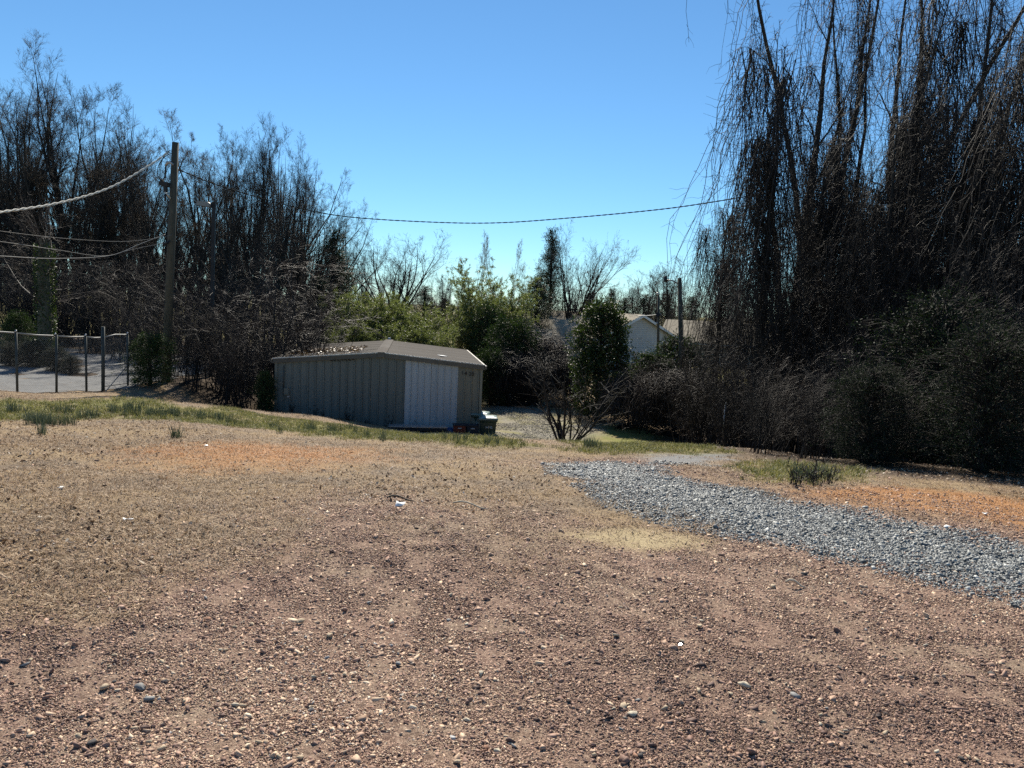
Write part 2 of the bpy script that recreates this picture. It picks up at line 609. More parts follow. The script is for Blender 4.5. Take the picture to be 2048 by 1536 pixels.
def zones(X, Y):
    """surface kind at any place: blue stone, grass, green, orange, straw, wood floor with painted shade, lane"""
    k = dict(X=X, Y=Y)
    blue = np.maximum(soft(Z_BLUE, 0.6, 0.85, 1, amp=0.3, **k), soft(Z_BLUE2, 0.5, 0.9, 2, **k))
    grass = np.maximum(soft(Z_GRASS, 1.7, 1, 3, amp=0.7, **k), ((Y > 19) | ((X < -4) & (Y > 11))) * 1.0)
    green = np.maximum.reduce([soft(Z_GREEN, 0.8, 1, 4, **k), soft(Z_GREEN2, 0.8, 1, 5, **k), soft(Z_GREEN3, 0.6, 0.8, 6, **k), soft(Z_LANEG, 1.2, 0.8, 7, **k), soft(Z_LANE, 0.9, 0.8, 12, **k), (Y > 48) * 0.75])
    orange = np.maximum(soft(Z_ORANGE_R, 0.4, 1, 8, amp=0.2, **k), soft(Z_ORANGE_L, 1.4, 0.8, 9, **k))
    straw = soft(Z_STRAW, 0.25, 1, 10, amp=0.2, **k)
    wood = soft(Z_WOOD_SHADE, 0.8, 1, 13, **k)
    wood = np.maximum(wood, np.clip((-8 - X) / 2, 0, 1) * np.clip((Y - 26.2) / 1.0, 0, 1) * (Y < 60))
    lane = soft(Z_LANE, 0.9, 1, 11, **k)
    return blue, grass, green, orange, straw, wood, lane


for nm, arr in zip(('blue', 'grass', 'green', 'orange', 'straw', 'wood', 'lane'), zones(GX, GY)):
    a = gme.attributes.new(nm, 'FLOAT', 'POINT')
    a.data.foreach_set('value', arr.astype(np.float32).ravel())

m, nt, bs = newmat('ground_soil')
co = coords(nt, 'Object')


def gat(nm):
    return N(nt, 'ShaderNodeAttribute', attribute_type='GEOMETRY', attribute_name=nm).outputs['Fac']


nf = mathn(nt, 'ADD', mathn(nt, 'MULTIPLY', noise(nt, 38, 6, 0.85, co), 0.6), mathn(nt, 'MULTIPLY', noise(nt, 150, 4, 0.8, co), 0.4))
nm_ = noise(nt, 1.3, 4, 0.6, co)
nb = noise(nt, 0.35, 3, 0.6, co)
nvf = noise(nt, 120, 3, 0.7, co)
red = ramp(nt, nf, [(0.36, (0.04, 0.024, 0.019)), (0.46, (0.16, 0.098, 0.073)), (0.54, (0.32, 0.21, 0.155)), (0.64, (0.56, 0.43, 0.31))])
dust = ramp(nt, nf, [(0.36, (0.06, 0.04, 0.028)), (0.49, (0.235, 0.165, 0.115)), (0.64, (0.58, 0.46, 0.33))])
col = mixc(nt, ramp(nt, nm_, [(0.42, (0, 0, 0)), (0.66, (1, 1, 1))]), red, dust)
grs = ramp(nt, nf, [(0.36, (0.06, 0.042, 0.026)), (0.46, (0.2, 0.142, 0.082)), (0.54, (0.34, 0.245, 0.14)), (0.66, (0.58, 0.44, 0.27))])
grs2 = ramp(nt, nf, [(0.36, (0.04, 0.03, 0.023)), (0.5, (0.17, 0.128, 0.09)), (0.66, (0.44, 0.35, 0.25))])
grs = mixc(nt, ramp(nt, nm_, [(0.45, (0, 0, 0)), (0.62, (1, 1, 1))]), grs, grs2)
col = mixc(nt, gat('grass'), col, grs)
org = ramp(nt, nf, [(0.25, (0.13, 0.06, 0.026)), (0.5, (0.37, 0.185, 0.075)), (0.75, (0.58, 0.34, 0.165))])
col = mixc(nt, mathn(nt, 'MULTIPLY', gat('orange'), ramp(nt, nm_, [(0.3, (0.7,) * 3), (0.6, (1, 1, 1))])), col, org)
grn = ramp(nt, nf, [(0.25, (0.05, 0.055, 0.016)), (0.5, (0.17, 0.17, 0.045)), (0.75, (0.32, 0.30, 0.095))])
col = mixc(nt, mathn(nt, 'MULTIPLY', gat('green'), ramp(nt, nm_, [(0.3, (0.4,) * 3), (0.55, (1, 1, 1))])), col, grn)
stn = ramp(nt, nf, [(0.3, (0.07, 0.073, 0.077)), (0.5, (0.18, 0.185, 0.19)), (0.7, (0.36, 0.36, 0.35))])
lan = ramp(nt, nf, [(0.3, (0.09, 0.08, 0.06)), (0.5, (0.22, 0.2, 0.16)), (0.7, (0.36, 0.335, 0.28))])
col = mixc(nt, mathn(nt, 'MULTIPLY', gat('lane'), ramp(nt, noise(nt, 0.7, 4, 0.6, co), [(0.36, (0.25,) * 3), (0.55, (1, 1, 1))])), col, lan)
col = mixc(nt, gat('blue'), col, stn)
stw = ramp(nt, nf, [(0.3, (0.3, 0.23, 0.12)), (0.6, (0.52, 0.42, 0.25)), (0.75, (0.66, 0.56, 0.36))])
col = mixc(nt, mathn(nt, 'MULTIPLY', gat('straw'), 0.85), col, stw)
wdf_shade = ramp(nt, nf, [(0.3, (0.03, 0.022, 0.015)), (0.55, (0.085, 0.06, 0.04)), (0.75, (0.17, 0.125, 0.085))])  # dark litter floor; on the right it also paints the wood's shade
col = mixc(nt, gat('wood'), col, wdf_shade)
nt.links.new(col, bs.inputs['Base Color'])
bs.inputs['Roughness'].default_value = 0.95
bs.inputs['Specular IOR Level'].default_value = 0.15
h = mathn(nt, 'ADD', mathn(nt, 'MULTIPLY', nf, 0.7), mathn(nt, 'MULTIPLY', nvf, 0.4))
bump(nt, bs, h, 0.9, 0.02)
gme.materials.append(m)
ground = link('ground', gme)
tag(ground, 'sloping lot of red gravel and dry brown grass', 'ground', None, 'structure')

# loose stone: many unlike chips
rng = np.random.default_rng(11)


def stone_proto(rng, flat=0.6, n=10):
    """an angular chip: hull of a few points"""
    b = bmesh.new()
    pts = norm(rng.normal(size=(n, 3))) * rng.uniform(0.75, 1.15, (n, 1)) * np.array([1.0, rng.uniform(0.55, 0.9), flat * rng.uniform(0.75, 1.15)])
    for p_ in pts:
        b.verts.new(p_)
    r_ = bmesh.ops.convex_hull(b, input=b.verts[:])
    bmesh.ops.delete(b, geom=[v for v in b.verts if not v.link_faces], context='VERTS')
    bmesh.ops.triangulate(b, faces=b.faces[:])
    b.verts.index_update()
    V = np.array([v.co[:] for v in b.verts]); F = np.array([[v.index for v in f.verts] for f in b.faces])
    b.free()
    return V, F


def stones(name, label, n, sampler, size, mat, flat, sink=0.25, protos=7, seed=0):
    rg = np.random.default_rng(seed)
    pr = [(*stone_proto(rg, flat), 0) for _ in range(protos)]
    X, Y, tint, s = sampler(rg, n)
    pts = np.stack([X, Y, Z(X, Y) + vnoise(X, Y, 3.1, 3) * 0.018 + vnoise(X, Y, 7.0, 5) * 0.010 + s * sink * flat], -1)
    rot = np.stack([rg.normal(0, 0.42, len(X)), rg.normal(0, 0.42, len(X)), rg.uniform(0, 6.28, len(X))], -1)
    scl = s[:, None] * rg.uniform(0.75, 1.25, (len(X), 3))
    return scatter(name, pr, [mat], pts, rot, scl, rg.integers(0, protos, len(X)), tint, label, 'gravel')


M_REDST = mat_inst('red_chips', [(0.0, (0.045, 0.026, 0.022)), (0.2, (0.14, 0.08, 0.062)), (0.42, (0.30, 0.18, 0.132)), (0.6, (0.41, 0.265, 0.185)), (0.8, (0.55, 0.395, 0.265)), (0.95, (0.68, 0.56, 0.41)), (1.0, (0.36, 0.35, 0.34))], 0.75, 0.4)
M_LANEST = mat_inst('lane_chips', [(0.0, (0.08, 0.07, 0.055)), (0.4, (0.22, 0.2, 0.165)), (1.0, (0.46, 0.43, 0.37))], 0.85, 0.2)
M_BLUEST = mat_inst('blue_chips', [(0.0, (0.03, 0.034, 0.036)), (0.35, (0.10, 0.11, 0.113)), (0.7, (0.225, 0.236, 0.232)), (1.0, (0.47, 0.47, 0.44))], 0.6, 0.5)


def samp_red(rg, n):
    # more pieces near the viewer's side of the lot, thinning out into the grass
    y = 1.7 + (rg.uniform(0, 1, n * 2) ** 1.45) * 8.6
    x = rg.uniform(-1, 1, n * 2) * (0.74 * y + 0.9)
    b, g, gr, o, st, w, l = zones(x, y)
    keep = rg.uniform(0, 1, n * 2) < np.clip(1 - 0.93 * g - b - st * 0.7, 0, 1)
    x, y = x[keep][:n], y[keep][:n]
    s = (0.0022 + 0.0024 * rg.lognormal(0, 0.65, len(x))) * (1 + 0.06 * y)
    big = rg.uniform(0, 1, len(x)) < 0.012
    s[big] *= 2.0
    t = np.clip(rg.beta(2.2, 2.4, len(x)) + (vnoise(x, y, 0.6, 8) - 0.5) * 0.35, 0, 1)
    return x, y, t, np.minimum(s, 0.03)


def samp_blue(rg, n):
    x0, y0 = Z_BLUE.min(0) - 0.4; x1, y1 = Z_BLUE.max(0) + 0.4
    x = rg.uniform(x0, min(x1, 8), n * 5); y = rg.uniform(y0, y1, n * 5)
    w = soft(Z_BLUE, 0.7, 1, 1, x, y, 0.3) * (0.55 + 0.45 * sstep(9.5, 7, y))
    w = np.maximum(w, soft(Z_BLUE2, 0.6, 0.8, 2, x, y))
    keep = rg.uniform(0, 1, len(x)) < w * np.clip(7.0 / y, 0.25, 1)
    x, y = x[keep][:n], y[keep][:n]
    s = 0.0045 + 0.0055 * rg.lognormal(0, 0.55, len(x))
    return x, y, rg.beta(2, 2.2, len(x)), np.minimum(s, 0.035)


stones('red_gravel', 'fine red brown gravel covering the foreground', 520000, samp_red, 0.01, M_REDST, 0.5, 0.2, 8, 1)
def samp_fine(rg, n):
    y = 1.8 + (rg.uniform(0, 1, n * 2) ** 1.6) * 4.2
    x = rg.uniform(-1, 1, n * 2) * (0.74 * y + 0.5)
    b, g, gr, o, st, w, l = zones(x, y)
    keep = rg.uniform(0, 1, n * 2) < np.clip(1 - 0.9 * g - b, 0, 1)
    x, y = x[keep][:n], y[keep][:n]
    s = (0.0012 + 0.0012 * rg.lognormal(0, 0.4, len(x))) * (1 + 0.1 * y)
    return x, y, np.clip(rg.beta(2.2, 2.2, len(x)) + (vnoise(x, y, 0.9, 18) - 0.5) * 0.3, 0, 1), s


stones('fine_grit', 'fine reddish grit between the larger gravel', 240000, samp_fine, 0.01, M_REDST, 0.6, 0.3, 6, 4)
stones('blue_gravel', 'coarse blue grey crushed stone of the curved track', 90000, samp_blue, 0.02, M_BLUEST, 0.6, 0.3, 8, 2)


def samp_lane(rg, n):
    x = rg.uniform(-4.5, 4.5, n * 4); y = rg.uniform(24, 50, n * 4)
    keep = rg.uniform(0, 1, len(x)) < soft(Z_LANE, 0.9, 1, 11, x, y) * sstep(0.3, 0.55, vnoise(x, y, 0.8, 44))
    x, y = x[keep][:n], y[keep][:n]
    return x, y, rg.beta(2, 2, len(x)), 0.014 + 0.012 * rg.lognormal(0, 0.4, len(x))


stones('lane_gravel', 'pale worn gravel of the lane beside the shed', 16000, samp_lane, 0.02, M_LANEST, 0.6, 0.2, 5, 6)


# dry turf: low curled blades in tufts
def tuft_proto(rg, nb, h, spread, w, lean, K=3):
    P0 = np.zeros((nb, K, 3))
    base = rg.normal(0, spread, (nb, 2))
    az = rg.uniform(0, 6.28, nb)
    L = h * rg.uniform(0.5, 1.2, nb); le = lean * rg.uniform(0.4, 1.3, nb)
    for k in range(K):
        t = k / (K - 1)
        P0[:, k, 0] = base[:, 0] + np.cos(az) * L * le * t ** 1.6
        P0[:, k, 1] = base[:, 1] + np.sin(az) * L * le * t ** 1.6
        P0[:, k, 2] = L * t * (1 - 0.35 * le * t)
    side = np.stack([-np.sin(az), np.cos(az), np.zeros(nb)], -1)
    W = w * np.array([1.0] + [0.8] * (K - 2) + [0.12])
    Vl = P0 - side[:, None] * W[None, :, None]; Vr = P0 + side[:, None] * W[None, :, None]
    V = np.stack([Vl, Vr], 2).reshape(-1, 3)
    o = (np.arange(nb) * K * 2)[:, None, None]; k = (np.arange(K - 1) * 2)[None, :, None]
    F = (o + k + np.array([0, 1, 3, 2])[None, None]).reshape(-1, 4)
    return V, F


M_DRY = mat_inst('dry_blades', [(0.0, (0.13, 0.085, 0.055)), (0.3, (0.29, 0.195, 0.115)), (0.55, (0.43, 0.30, 0.18)), (0.75, (0.58, 0.45, 0.3)), (0.87, (0.46, 0.22, 0.08)), (1.0, (0.58, 0.3, 0.12))], 0.7, 0.3, 0.2, grain=0)
M_GREENB = mat_inst('green_blades', [(0.0, (0.07, 0.075, 0.02)), (0.5, (0.18, 0.18, 0.045)), (0.8, (0.3, 0.28, 0.09)), (1.0, (0.36, 0.3, 0.14))], 0.6, 0.35, 0.3, grain=0)
M_ONION = mat_inst('onion_blades', [(0.0, (0.05, 0.07, 0.035)), (1.0, (0.12, 0.14, 0.08))], 0.55, 0.35, 0.2, grain=0)


def samp_turf(rg, n, want):
    y = 3.5 + (rg.uniform(0, 1, n * 3) ** 1.15) * 22
    x = rg.uniform(-1, 1, n * 3) * (0.72 * y + 1)
    b, g, gr, o, st, w, l = zones(x, y)
    f = {'dry': np.clip(g - gr * 0.6 - w - b - l * 0.9, 0, 1), 'green': np.clip(gr - b - l * 0.8, 0, 1)}[want]
    if want == 'dry':
        f = f * (0.35 + 0.65 * sstep(0.35, 0.6, vnoise(x, y, 0.8, 21)))
    keep = rg.uniform(0, 1, len(x)) < f
    x, y, o = x[keep][:n], y[keep][:n], o[keep][:n]
    return x, y, o


def zz(x, y):
    return Z(x, y) + vnoise(x, y, 3.1, 3) * 0.018 + vnoise(x, y, 7.0, 5) * 0.010


rg = np.random.default_rng(5)
x, y, o = samp_turf(rg, 60000, 'dry')
pr = [(*tuft_proto(rg, 12, 0.026, 0.032, 0.0021, 1.9), 0) for _ in range(6)]
t = np.where(rg.uniform(0, 1, len(x)) < o * 0.95, rg.uniform(0.84, 1, len(x)), np.clip(rg.beta(2, 2.2, len(x)) * 0.78, 0, 0.78))
scatter('dry_grass', pr, [M_DRY], np.stack([x, y, zz(x, y) - 0.004], -1), np.stack([rg.normal(0, .15, len(x)), rg.normal(0, .15, len(x)), rg.uniform(0, 6.28, len(x))], -1), np.repeat(rg.uniform(0.6, 1.5, (len(x), 1)), 3, 1), rg.integers(0, 6, len(x)), t, 'short dormant brown turf across the lot', 'grass')
x, y, o = samp_turf(rg, 30000, 'green')
pr = [(*tuft_proto(rg, 12, 0.06, 0.035, 0.0028, 0.8), 0) for _ in range(6)]
scatter('green_grass', pr, [M_GREENB], np.stack([x, y, zz(x, y) - 0.004], -1), np.stack([rg.normal(0, .15, len(x)), rg.normal(0, .15, len(x)), rg.uniform(0, 6.28, len(x))], -1), np.repeat(rg.uniform(0.5, 1.5, (len(x), 1)), 3, 1), rg.integers(0, 6, len(x)), rg.beta(2, 2, len(x)), 'yellow green winter grass along the embankment', 'grass')
# wild onion: dark upright clumps
spots = [(90, 850, 26, 24), (60, 845, 8, 6), (85, 868, 5, 4), (130, 850, 12, 9), (185, 838, 24, 10), (225, 826, 14, 6), (260, 822, 26, 12), (330, 833, 50, 40), (400, 838, 24, 10), (353, 878, 5, 4), (440, 842, 16, 7), (545, 858, 10, 5), (620, 862, 14, 12), (665, 866, 12, 8), (712, 866, 5, 4), (766, 882, 4, 4), (700, 860, 12, 4), (818, 862, 5, 3), (736, 876, 4, 3), (560, 868, 6, 3), (30, 826, 20, 10), (120, 826, 26, 10), (1180, 898, 26, 10), (470, 850, 20, 6), (900, 884, 30, 6), (1000, 890, 40, 6), (1290, 880, 30, 8), (1640, 958, 30, 8), (1600, 962, 16, 10)]
ox, oy = [], []
for px_, py_, sd, n_ in spots:
    for _ in range(max(2, int(n_ * 1.3))):
        q = G(px_ + rg.normal(0, sd * 0.6), py_ + rg.normal(0, 2.0))
        ox.append(q.x); oy.append(q.y)
ox, oy = np.array(ox), np.array(oy)
pr = [(*tuft_proto(rg, 16, 0.17, 0.025, 0.0035, 0.35, 4), 0) for _ in range(5)]
scatter('wild_onion', pr, [M_ONION], np.stack([ox, oy, zz(ox, oy) - 0.005], -1), np.stack([np.zeros(len(ox)), np.zeros(len(ox)), rg.uniform(0, 6.28, len(ox))], -1), np.repeat(rg.uniform(0.6, 1.4, (len(ox), 1)), 3, 1), rg.integers(0, 5, len(ox)), rg.uniform(0, 1, len(ox)), 'dark green upright wild onion clumps in the grass strip', 'weeds')

# fallen leaves
M_LITTER = mat_inst('dead_leaves', [(0.0, (0.07, 0.04, 0.025)), (0.4, (0.18, 0.11, 0.065)), (0.75, (0.33, 0.23, 0.14)), (0.94, (0.5, 0.42, 0.32)), (1.0, (0.66, 0.62, 0.55))], 0.7, 0.3, 0.15, grain=0)


def leaf_proto(rg):
    V = np.array([[-1, 0, 0.1], [-0.3, 0.5, 0.28], [0.5, 0.42, 0.2], [1.1, 0, 0.35], [0.5, -0.42, 0.25], [-0.3, -0.5, 0.2], [0.05, 0, 0.0]], float)
    V += rg.normal(0, 0.09, V.shape)
    F = np.array([[0, 1, 6], [1, 2, 6], [2, 3, 6], [3, 4, 6], [4, 5, 6], [5, 0, 6]])
    return V, F


n = 42000
y = 4 + rg.uniform(0, 1, n) ** 1.2 * 22; x = rg.uniform(-1, 1, n) * (0.72 * y + 1)
b, g, gr, o, st, w, l = zones(x, y)
pp = np.clip(g * 0.8 + w, 0, 1) * np.maximum(np.clip((vnoise(x, y, 0.45, 31) - 0.45) * 3, 0.05, 1), w)
k = rg.uniform(0, 1, n) < pp
x, y = x[k], y[k]
pr = [(*leaf_proto(rg), 0) for _ in range(5)]
s = 0.010 + 0.017 * rg.uniform(0, 1, len(x)) ** 1.5
scatter('fallen_leaves', pr, [M_LITTER], np.stack([x, y, zz(x, y) + 0.008], -1), np.stack([rg.normal(0, .5, len(x)), rg.normal(0, .5, len(x)), rg.uniform(0, 6.28, len(x))], -1), np.repeat(s[:, None], 3, 1), rg.integers(0, 5, len(x)), rg.uniform(0, 1, len(x)) ** 1.3, 'curled brown dead leaves strewn over the turf', 'leaves')

#@@SECTION paved lot
# paved lot beyond the fence
M_ASPH = mat_mottled('worn_asphalt', (0.10, 0.10, 0.10), (0.16, 0.16, 0.158), 3, 0.9, 0, 0.3, 0.2)
lx, ly = np.meshgrid(np.linspace(-40, -9.6, 60), np.linspace(20, 42, 50))
ins = sdist(Z_LOT, lx, ly)
# flatten onto a plane just above the terrain's mean
lot = bmesh.new()
LOTZ = lambda x_, y_: zt(x_, y_) + 0.05
Zl = Z(lx, ly) + 0.034
nxl = lx.shape[1]
vid = {}
LV = np.stack([lx, ly, Zl], -1).reshape(-1, 3)
fi = []
for r in range(lx.shape[0] - 1):
    for c_ in range(nxl - 1):
        q = [r * nxl + c_, r * nxl + c_ + 1, (r + 1) * nxl + c_ + 1, (r + 1) * nxl + c_]
        if ins.ravel()[q].min() > -0.25:
            fi.append(q)
lot.free()
lot_o = link('parking_lot', mesh_np('parking_lot', LV, np.array(fi), [M_ASPH], True))
tag(lot_o, 'pale worn asphalt parking lot behind the chain-link fence', 'parking lot', None, 'structure')
#@@SECTION shed
# ================================================================== METAL SHED
M_TAN = mat_mottled('tan_siding', (0.155, 0.15, 0.12), (0.215, 0.205, 0.165), 1.4, 0.5, 0.0, 0.03, 0.3, vscale=(5, 5, 0.3))
M_GREY = mat_mottled('grey_siding', (0.115, 0.125, 0.113), (0.165, 0.172, 0.152), 1.4, 0.5, 0.0, 0.03, 0.3, vscale=(5, 5, 0.3))
M_WHITE = mat_mottled('white_siding', (0.31, 0.335, 0.35), (0.40, 0.42, 0.435), 1.2, 0.45, 0.0, 0.02, 0.3, vscale=(4, 4, 0.3))
M_ROOF = mat_mottled('weathered_roof', (0.04, 0.034, 0.03), (0.062, 0.053, 0.046), 1.1, 0.85, 0.0, 0.0, 0.12, c3=(0.088, 0.075, 0.065), vscale=(0.4, 1.6, 1))
M_ROOF2 = mat_mottled('faded_roof', (0.05, 0.043, 0.037), (0.075, 0.064, 0.055), 2.0, 0.9, 0.0, 0.0, 0.1)
M_TRIM = mat_mottled('dark_trim', (0.07, 0.062, 0.052), (0.11, 0.1, 0.086), 2.5, 0.45, 0.2, 0.05, 0.4)
M_BLACK = mat_mottled('black_paint', (0.012, 0.012, 0.014), (0.03, 0.03, 0.033), 5, 0.6, 0, 0.05)
M_STEEL = mat_mottled('galvanised', (0.30, 0.31, 0.32), (0.45, 0.46, 0.47), 8, 0.45, 0.7, 0.08)
M_DKSTEEL = mat_mottled('dark_post', (0.035, 0.042, 0.04), (0.07, 0.08, 0.075), 8, 0.6, 0.2, 0.08)

SL = P(551, 714, 26.7)
SR = P(965, 733, 27.7)
su = Vector((SR.x - SL.x, SR.y - SL.y, 0)); SWID = su.length; su.normalize()
sv = Vector((-su.y, su.x, 0))
EAVE = (SL.z + SR.z) / 2 - 0.02
SH = 2.85
SB = EAVE - SH
RISE = 0.33
SDEP = 9.6
syaw = math.atan2(su.y, su.x)
shed = empty('metal_shed', (SL.x, SL.y, SB), syaw, 'low tan metal shed with brown gable roof and white wall panels', 'shed')


def gable(u):
    return SH + RISE * (1 - abs(u - SWID / 2) / (SWID / 2))


def rib_panel(name, u0, u1, v, mat, pitch=0.3, depth=0.03, face=-1, top=None):
    """one ribbed sheet in the front wall, from the base to the rake"""
    prof = []
    n = max(1, round((u1 - u0) / pitch))
    p = (u1 - u0) / n
    for i in range(n):
        a = u0 + i * p
        prof += [(a, 0), (a + p * 0.72, 0), (a + p * 0.79, depth), (a + p * 0.91, depth), (a + p * 0.98, 0)]
    prof.append((u1, 0))
    b = bmesh.new()
    lo = [b.verts.new((u, v + face * d, -0.35)) for u, d in prof]
    hi = [b.verts.new((u, v + face * d, (top(u) if top else SH))) for u, d in prof]
    lb = [b.verts.new((u, v - face * 0.02, -0.35)) for u in (u0, u1)]
    hb = [b.verts.new((u, v - face * 0.02, (top(u) if top else SH))) for u in (u0, u1)]
    for i in range(len(prof) - 1):
        b.faces.new((lo[i], lo[i + 1], hi[i + 1], hi[i]))
    b.faces.new((lb[0], lb[1], hb[1], hb[0]))
    b.faces.new((lo[0], hi[0], hb[0], lb[0])); b.faces.new((lo[-1], hi[-1], hb[1], lb[1]))
    bmesh.ops.recalc_face_normals(b, faces=b.faces)
    me = bpy.data.meshes.new(name)
    b.to_mesh(me); b.free()
    me.materials.append(mat)
    return link(name, me, shed)


fr = (np.array([553, 615, 677, 739, 808, 862, 918, 963]) - 553) / 410.0
fr = fr * (SWID - 0.16) + 0.08
gt = lambda u: gable(u) - 0.09
for i in range(7):
    mt = M_GREY if i < 4 else (M_WHITE if i in (4, 5) else M_TAN)
    # each sheet a hair proud of its neighbour where they lap
    o = rib_panel('wall_panel', fr[i] + 0.002, fr[i + 1] - 0.002, -0.004 * (i % 2), mt, 0.3 if i < 4 else 0.24, 0.032, top=gt)
    if i in (4, 5):
        tag(o, 'newer white ribbed wall panel')
for (uu, sgn) in ((0.0, -1), (SWID, 1)):          # side walls
    for k in range(8):
        d0, d1 = 0.1 + k * (SDEP - 0.2) / 8, 0.1 + (k + 1) * (SDEP - 0.2) / 8
        o = rib_panel('wall_panel', d0 + 0.002, d1 - 0.002, 0, M_TAN, 0.3, 0.03, top=lambda u: SH - 0.05)
        o.rotation_euler = (0, 0, R_(90))
        o.location = (uu - (0.04 if sgn < 0 else -0.0) + (0.02 if sgn > 0 else 0.04), 0, 0)
        if sgn > 0:
            o.scale = (1, -1, 1)
            o.location = (uu - 0.03, 0, 0)
            o.rotation_euler = (0, 0, R_(90))
MB().box((SWID / 2, SDEP - 0.05, SH / 2 - 0.1), (SWID - 0.1, 0.06, SH + 0.2)).build('back_wall', M_TAN, shed)
for uu in (0.035, SWID - 0.035):
    MB().box((uu, -0.02, SH / 2 - 0.21), (0.10, 0.09, SH + 0.28), bevel=0.008).build('corner_trim', M_TAN, shed)
# roof sheets, ridge to eave on both sides
sl = math.atan2(RISE, SWID / 2)
slen = (SWID / 2 + 0.07) / math.cos(sl)


def roof_sheet(w, L, mat):
    prof = []
    n = 2
    p = w / n
    for i in range(n):
        a = i * p
        prof += [(a, 0), (a + p * 0.74, 0), (a + p * 0.80, 0.011), (a + p * 0.92, 0.011), (a + p * 0.98, 0)]
    prof.append((w, 0))
    b = bmesh.new()
    q0 = [b.verts.new((0, u, d)) for u, d in prof]; q1 = [b.verts.new((L, u, d)) for u, d in prof]
    z0 = [b.verts.new((0, u, -0.03)) for u in (0, w)]; z1 = [b.verts.new((L, u, -0.03)) for u in (0, w)]
    for i in range(len(prof) - 1):
        b.faces.new((q0[i], q0[i + 1], q1[i + 1], q1[i]))
    b.faces.new((z0[0], z0[1], z1[1], z1[0]))
    b.faces.new(q0[::-1] + z0); b.faces.new(q1 + z1[::-1])
    b.faces.new((q0[0], z0[0], z1[0], q1[0])); b.faces.new((q0[-1], q1[-1], z1[1], z0[1]))
    bmesh.ops.recalc_face_normals(b, faces=b.faces)
    me = bpy.data.meshes.new('roof_panel')
    b.to_mesh(me); b.free()
    me.materials.append(mat)
    return me


NR = 11
rw = (SDEP + 0.1) / NR
sheet = roof_sheet(rw - 0.006, slen, M_ROOF)
roof_top = SH + RISE
for s_ in (-1, 1):
    for k in range(NR):
        o = link('roof_panel', sheet, shed)
        # copies turned about the ridge; each lap sits a few mm higher or lower
        o.location = (SWID / 2 + s_ * 0.01, -0.10 + k * rw + (rw if s_ < 0 else 0), roof_top + 0.01 + 0.004 * (k % 2))
        o.rotation_euler = (0, sl, 0) if s_ > 0 else (0, sl, R_(180))
        o.rotation_mode = 'XYZ'
# ridge cap with a paler replaced stretch at the front
for v0, v1, mt, nm in ((-0.12, 2.6, M_ROOF2, 1), (2.62, 5.4, M_ROOF, 0), (5.42, 8.0, M_ROOF, 0), (8.02, 9.75, M_ROOF, 0)):
    b = MB()
    hw = 0.2
    poly = [(SWID / 2 - hw, v0, roof_top + 0.05 - hw * math.tan(sl)), (SWID / 2, v0, roof_top + 0.062), (SWID / 2 + hw, v0, roof_top + 0.05 - hw * math.tan(sl)), (SWID / 2 + hw, v0, roof_top + 0.042 - hw * math.tan(sl)), (SWID / 2, v0, roof_top + 0.05), (SWID / 2 - hw, v0, roof_top + 0.042 - hw * math.tan(sl))]
    o = b.prism(poly, (0, v1 - v0, 0)).build('ridge_cap', mt, shed)
# rake trims on the gable, and eave gutters
for s_ in (-1, 1):
    a = Vector((SWID / 2, -0.13, roof_top + 0.02)); e = Vector((SWID / 2 + s_ * (SWID / 2 + 0.09), -0.13, SH - 0.08 * RISE / (SWID / 2) + 0.02))
    MB().prism([a + Vector((0, 0, 0.03)), e + Vector((0, 0, 0.03)), e + Vector((0, 0, -0.155)), a + Vector((0, 0, -0.155))], (0, 0.085, 0)).build('rake_trim', M_TRIM, shed)
    MB().prism([a + Vector((0, -0.012, 0.036)), e + Vector((0, -0.012, 0.036)), e + Vector((0, -0.012, 0.0)), a + Vector((0, -0.012, 0.0))], (0, 0.01, 0)).build('drip_edge', M_STEEL, shed)
    gx = SWID / 2 + s_ * (SWID / 2 + 0.10)
    MB().box((gx, SDEP / 2 - 0.05, SH - 0.06), (0.11, SDEP + 0.16, 0.12), bevel=0.01).build('gutter', M_TRIM, shed)
MB().box((SWID / 2 + 0.01, -0.15, roof_top - 0.04), (0.26, 0.05, 0.2), bevel=0.01).build('ridge_end_plate', M_TRIM, shed)
MB().tube([(SWID / 2, SDEP - 0.1, roof_top + 0.04), (SWID / 2, SDEP - 0.1, roof_top + 0.15)], [0.10, 0.05], 10).build('vent_cap', M_WHITE, shed)
# torn edge hanging under the left rake
b = MB()
for k in range(7):
    u = 1.9 + k * 0.13
    b.tube([(u, -0.06, gable(u) - 0.14), (u + 0.1, -0.07, gable(u) - 0.185 - 0.012 * (k % 3))], [0.02, 0.008], 5)
b.build('torn_trim', M_BLACK, shed)
# meter box and its pipe at the left end
MB().box((0.40, -0.075, 1.70), (0.17, 0.1, 0.25), bevel=0.012).build('meter_box', M_TAN, shed)
MB().tube([(0.30, -0.06, 1.6), (0.30, -0.06, 2.62)], 0.018, 8).build('conduit', M_TRIM, shed)
MB().box((0.47, -0.07, 1.52), (0.09, 0.06, 0.06), bevel=0.008).build('junction_box', M_STEEL, shed)


def text_mesh(s, size, depth=0.004):
    cu = bpy.data.curves.new('lettering', 'FONT')
    cu.body = s; cu.size = size; cu.extrude = depth; cu.align_x = 'CENTER'; cu.align_y = 'CENTER'
    o = bpy.data.objects.new('lettering', cu)
    COL.objects.link(o)
    dg = bpy.context.evaluated_depsgraph_get()
    me = bpy.data.meshes.new_from_object(o.evaluated_get(dg))
    bpy.data.objects.remove(o)
    return me


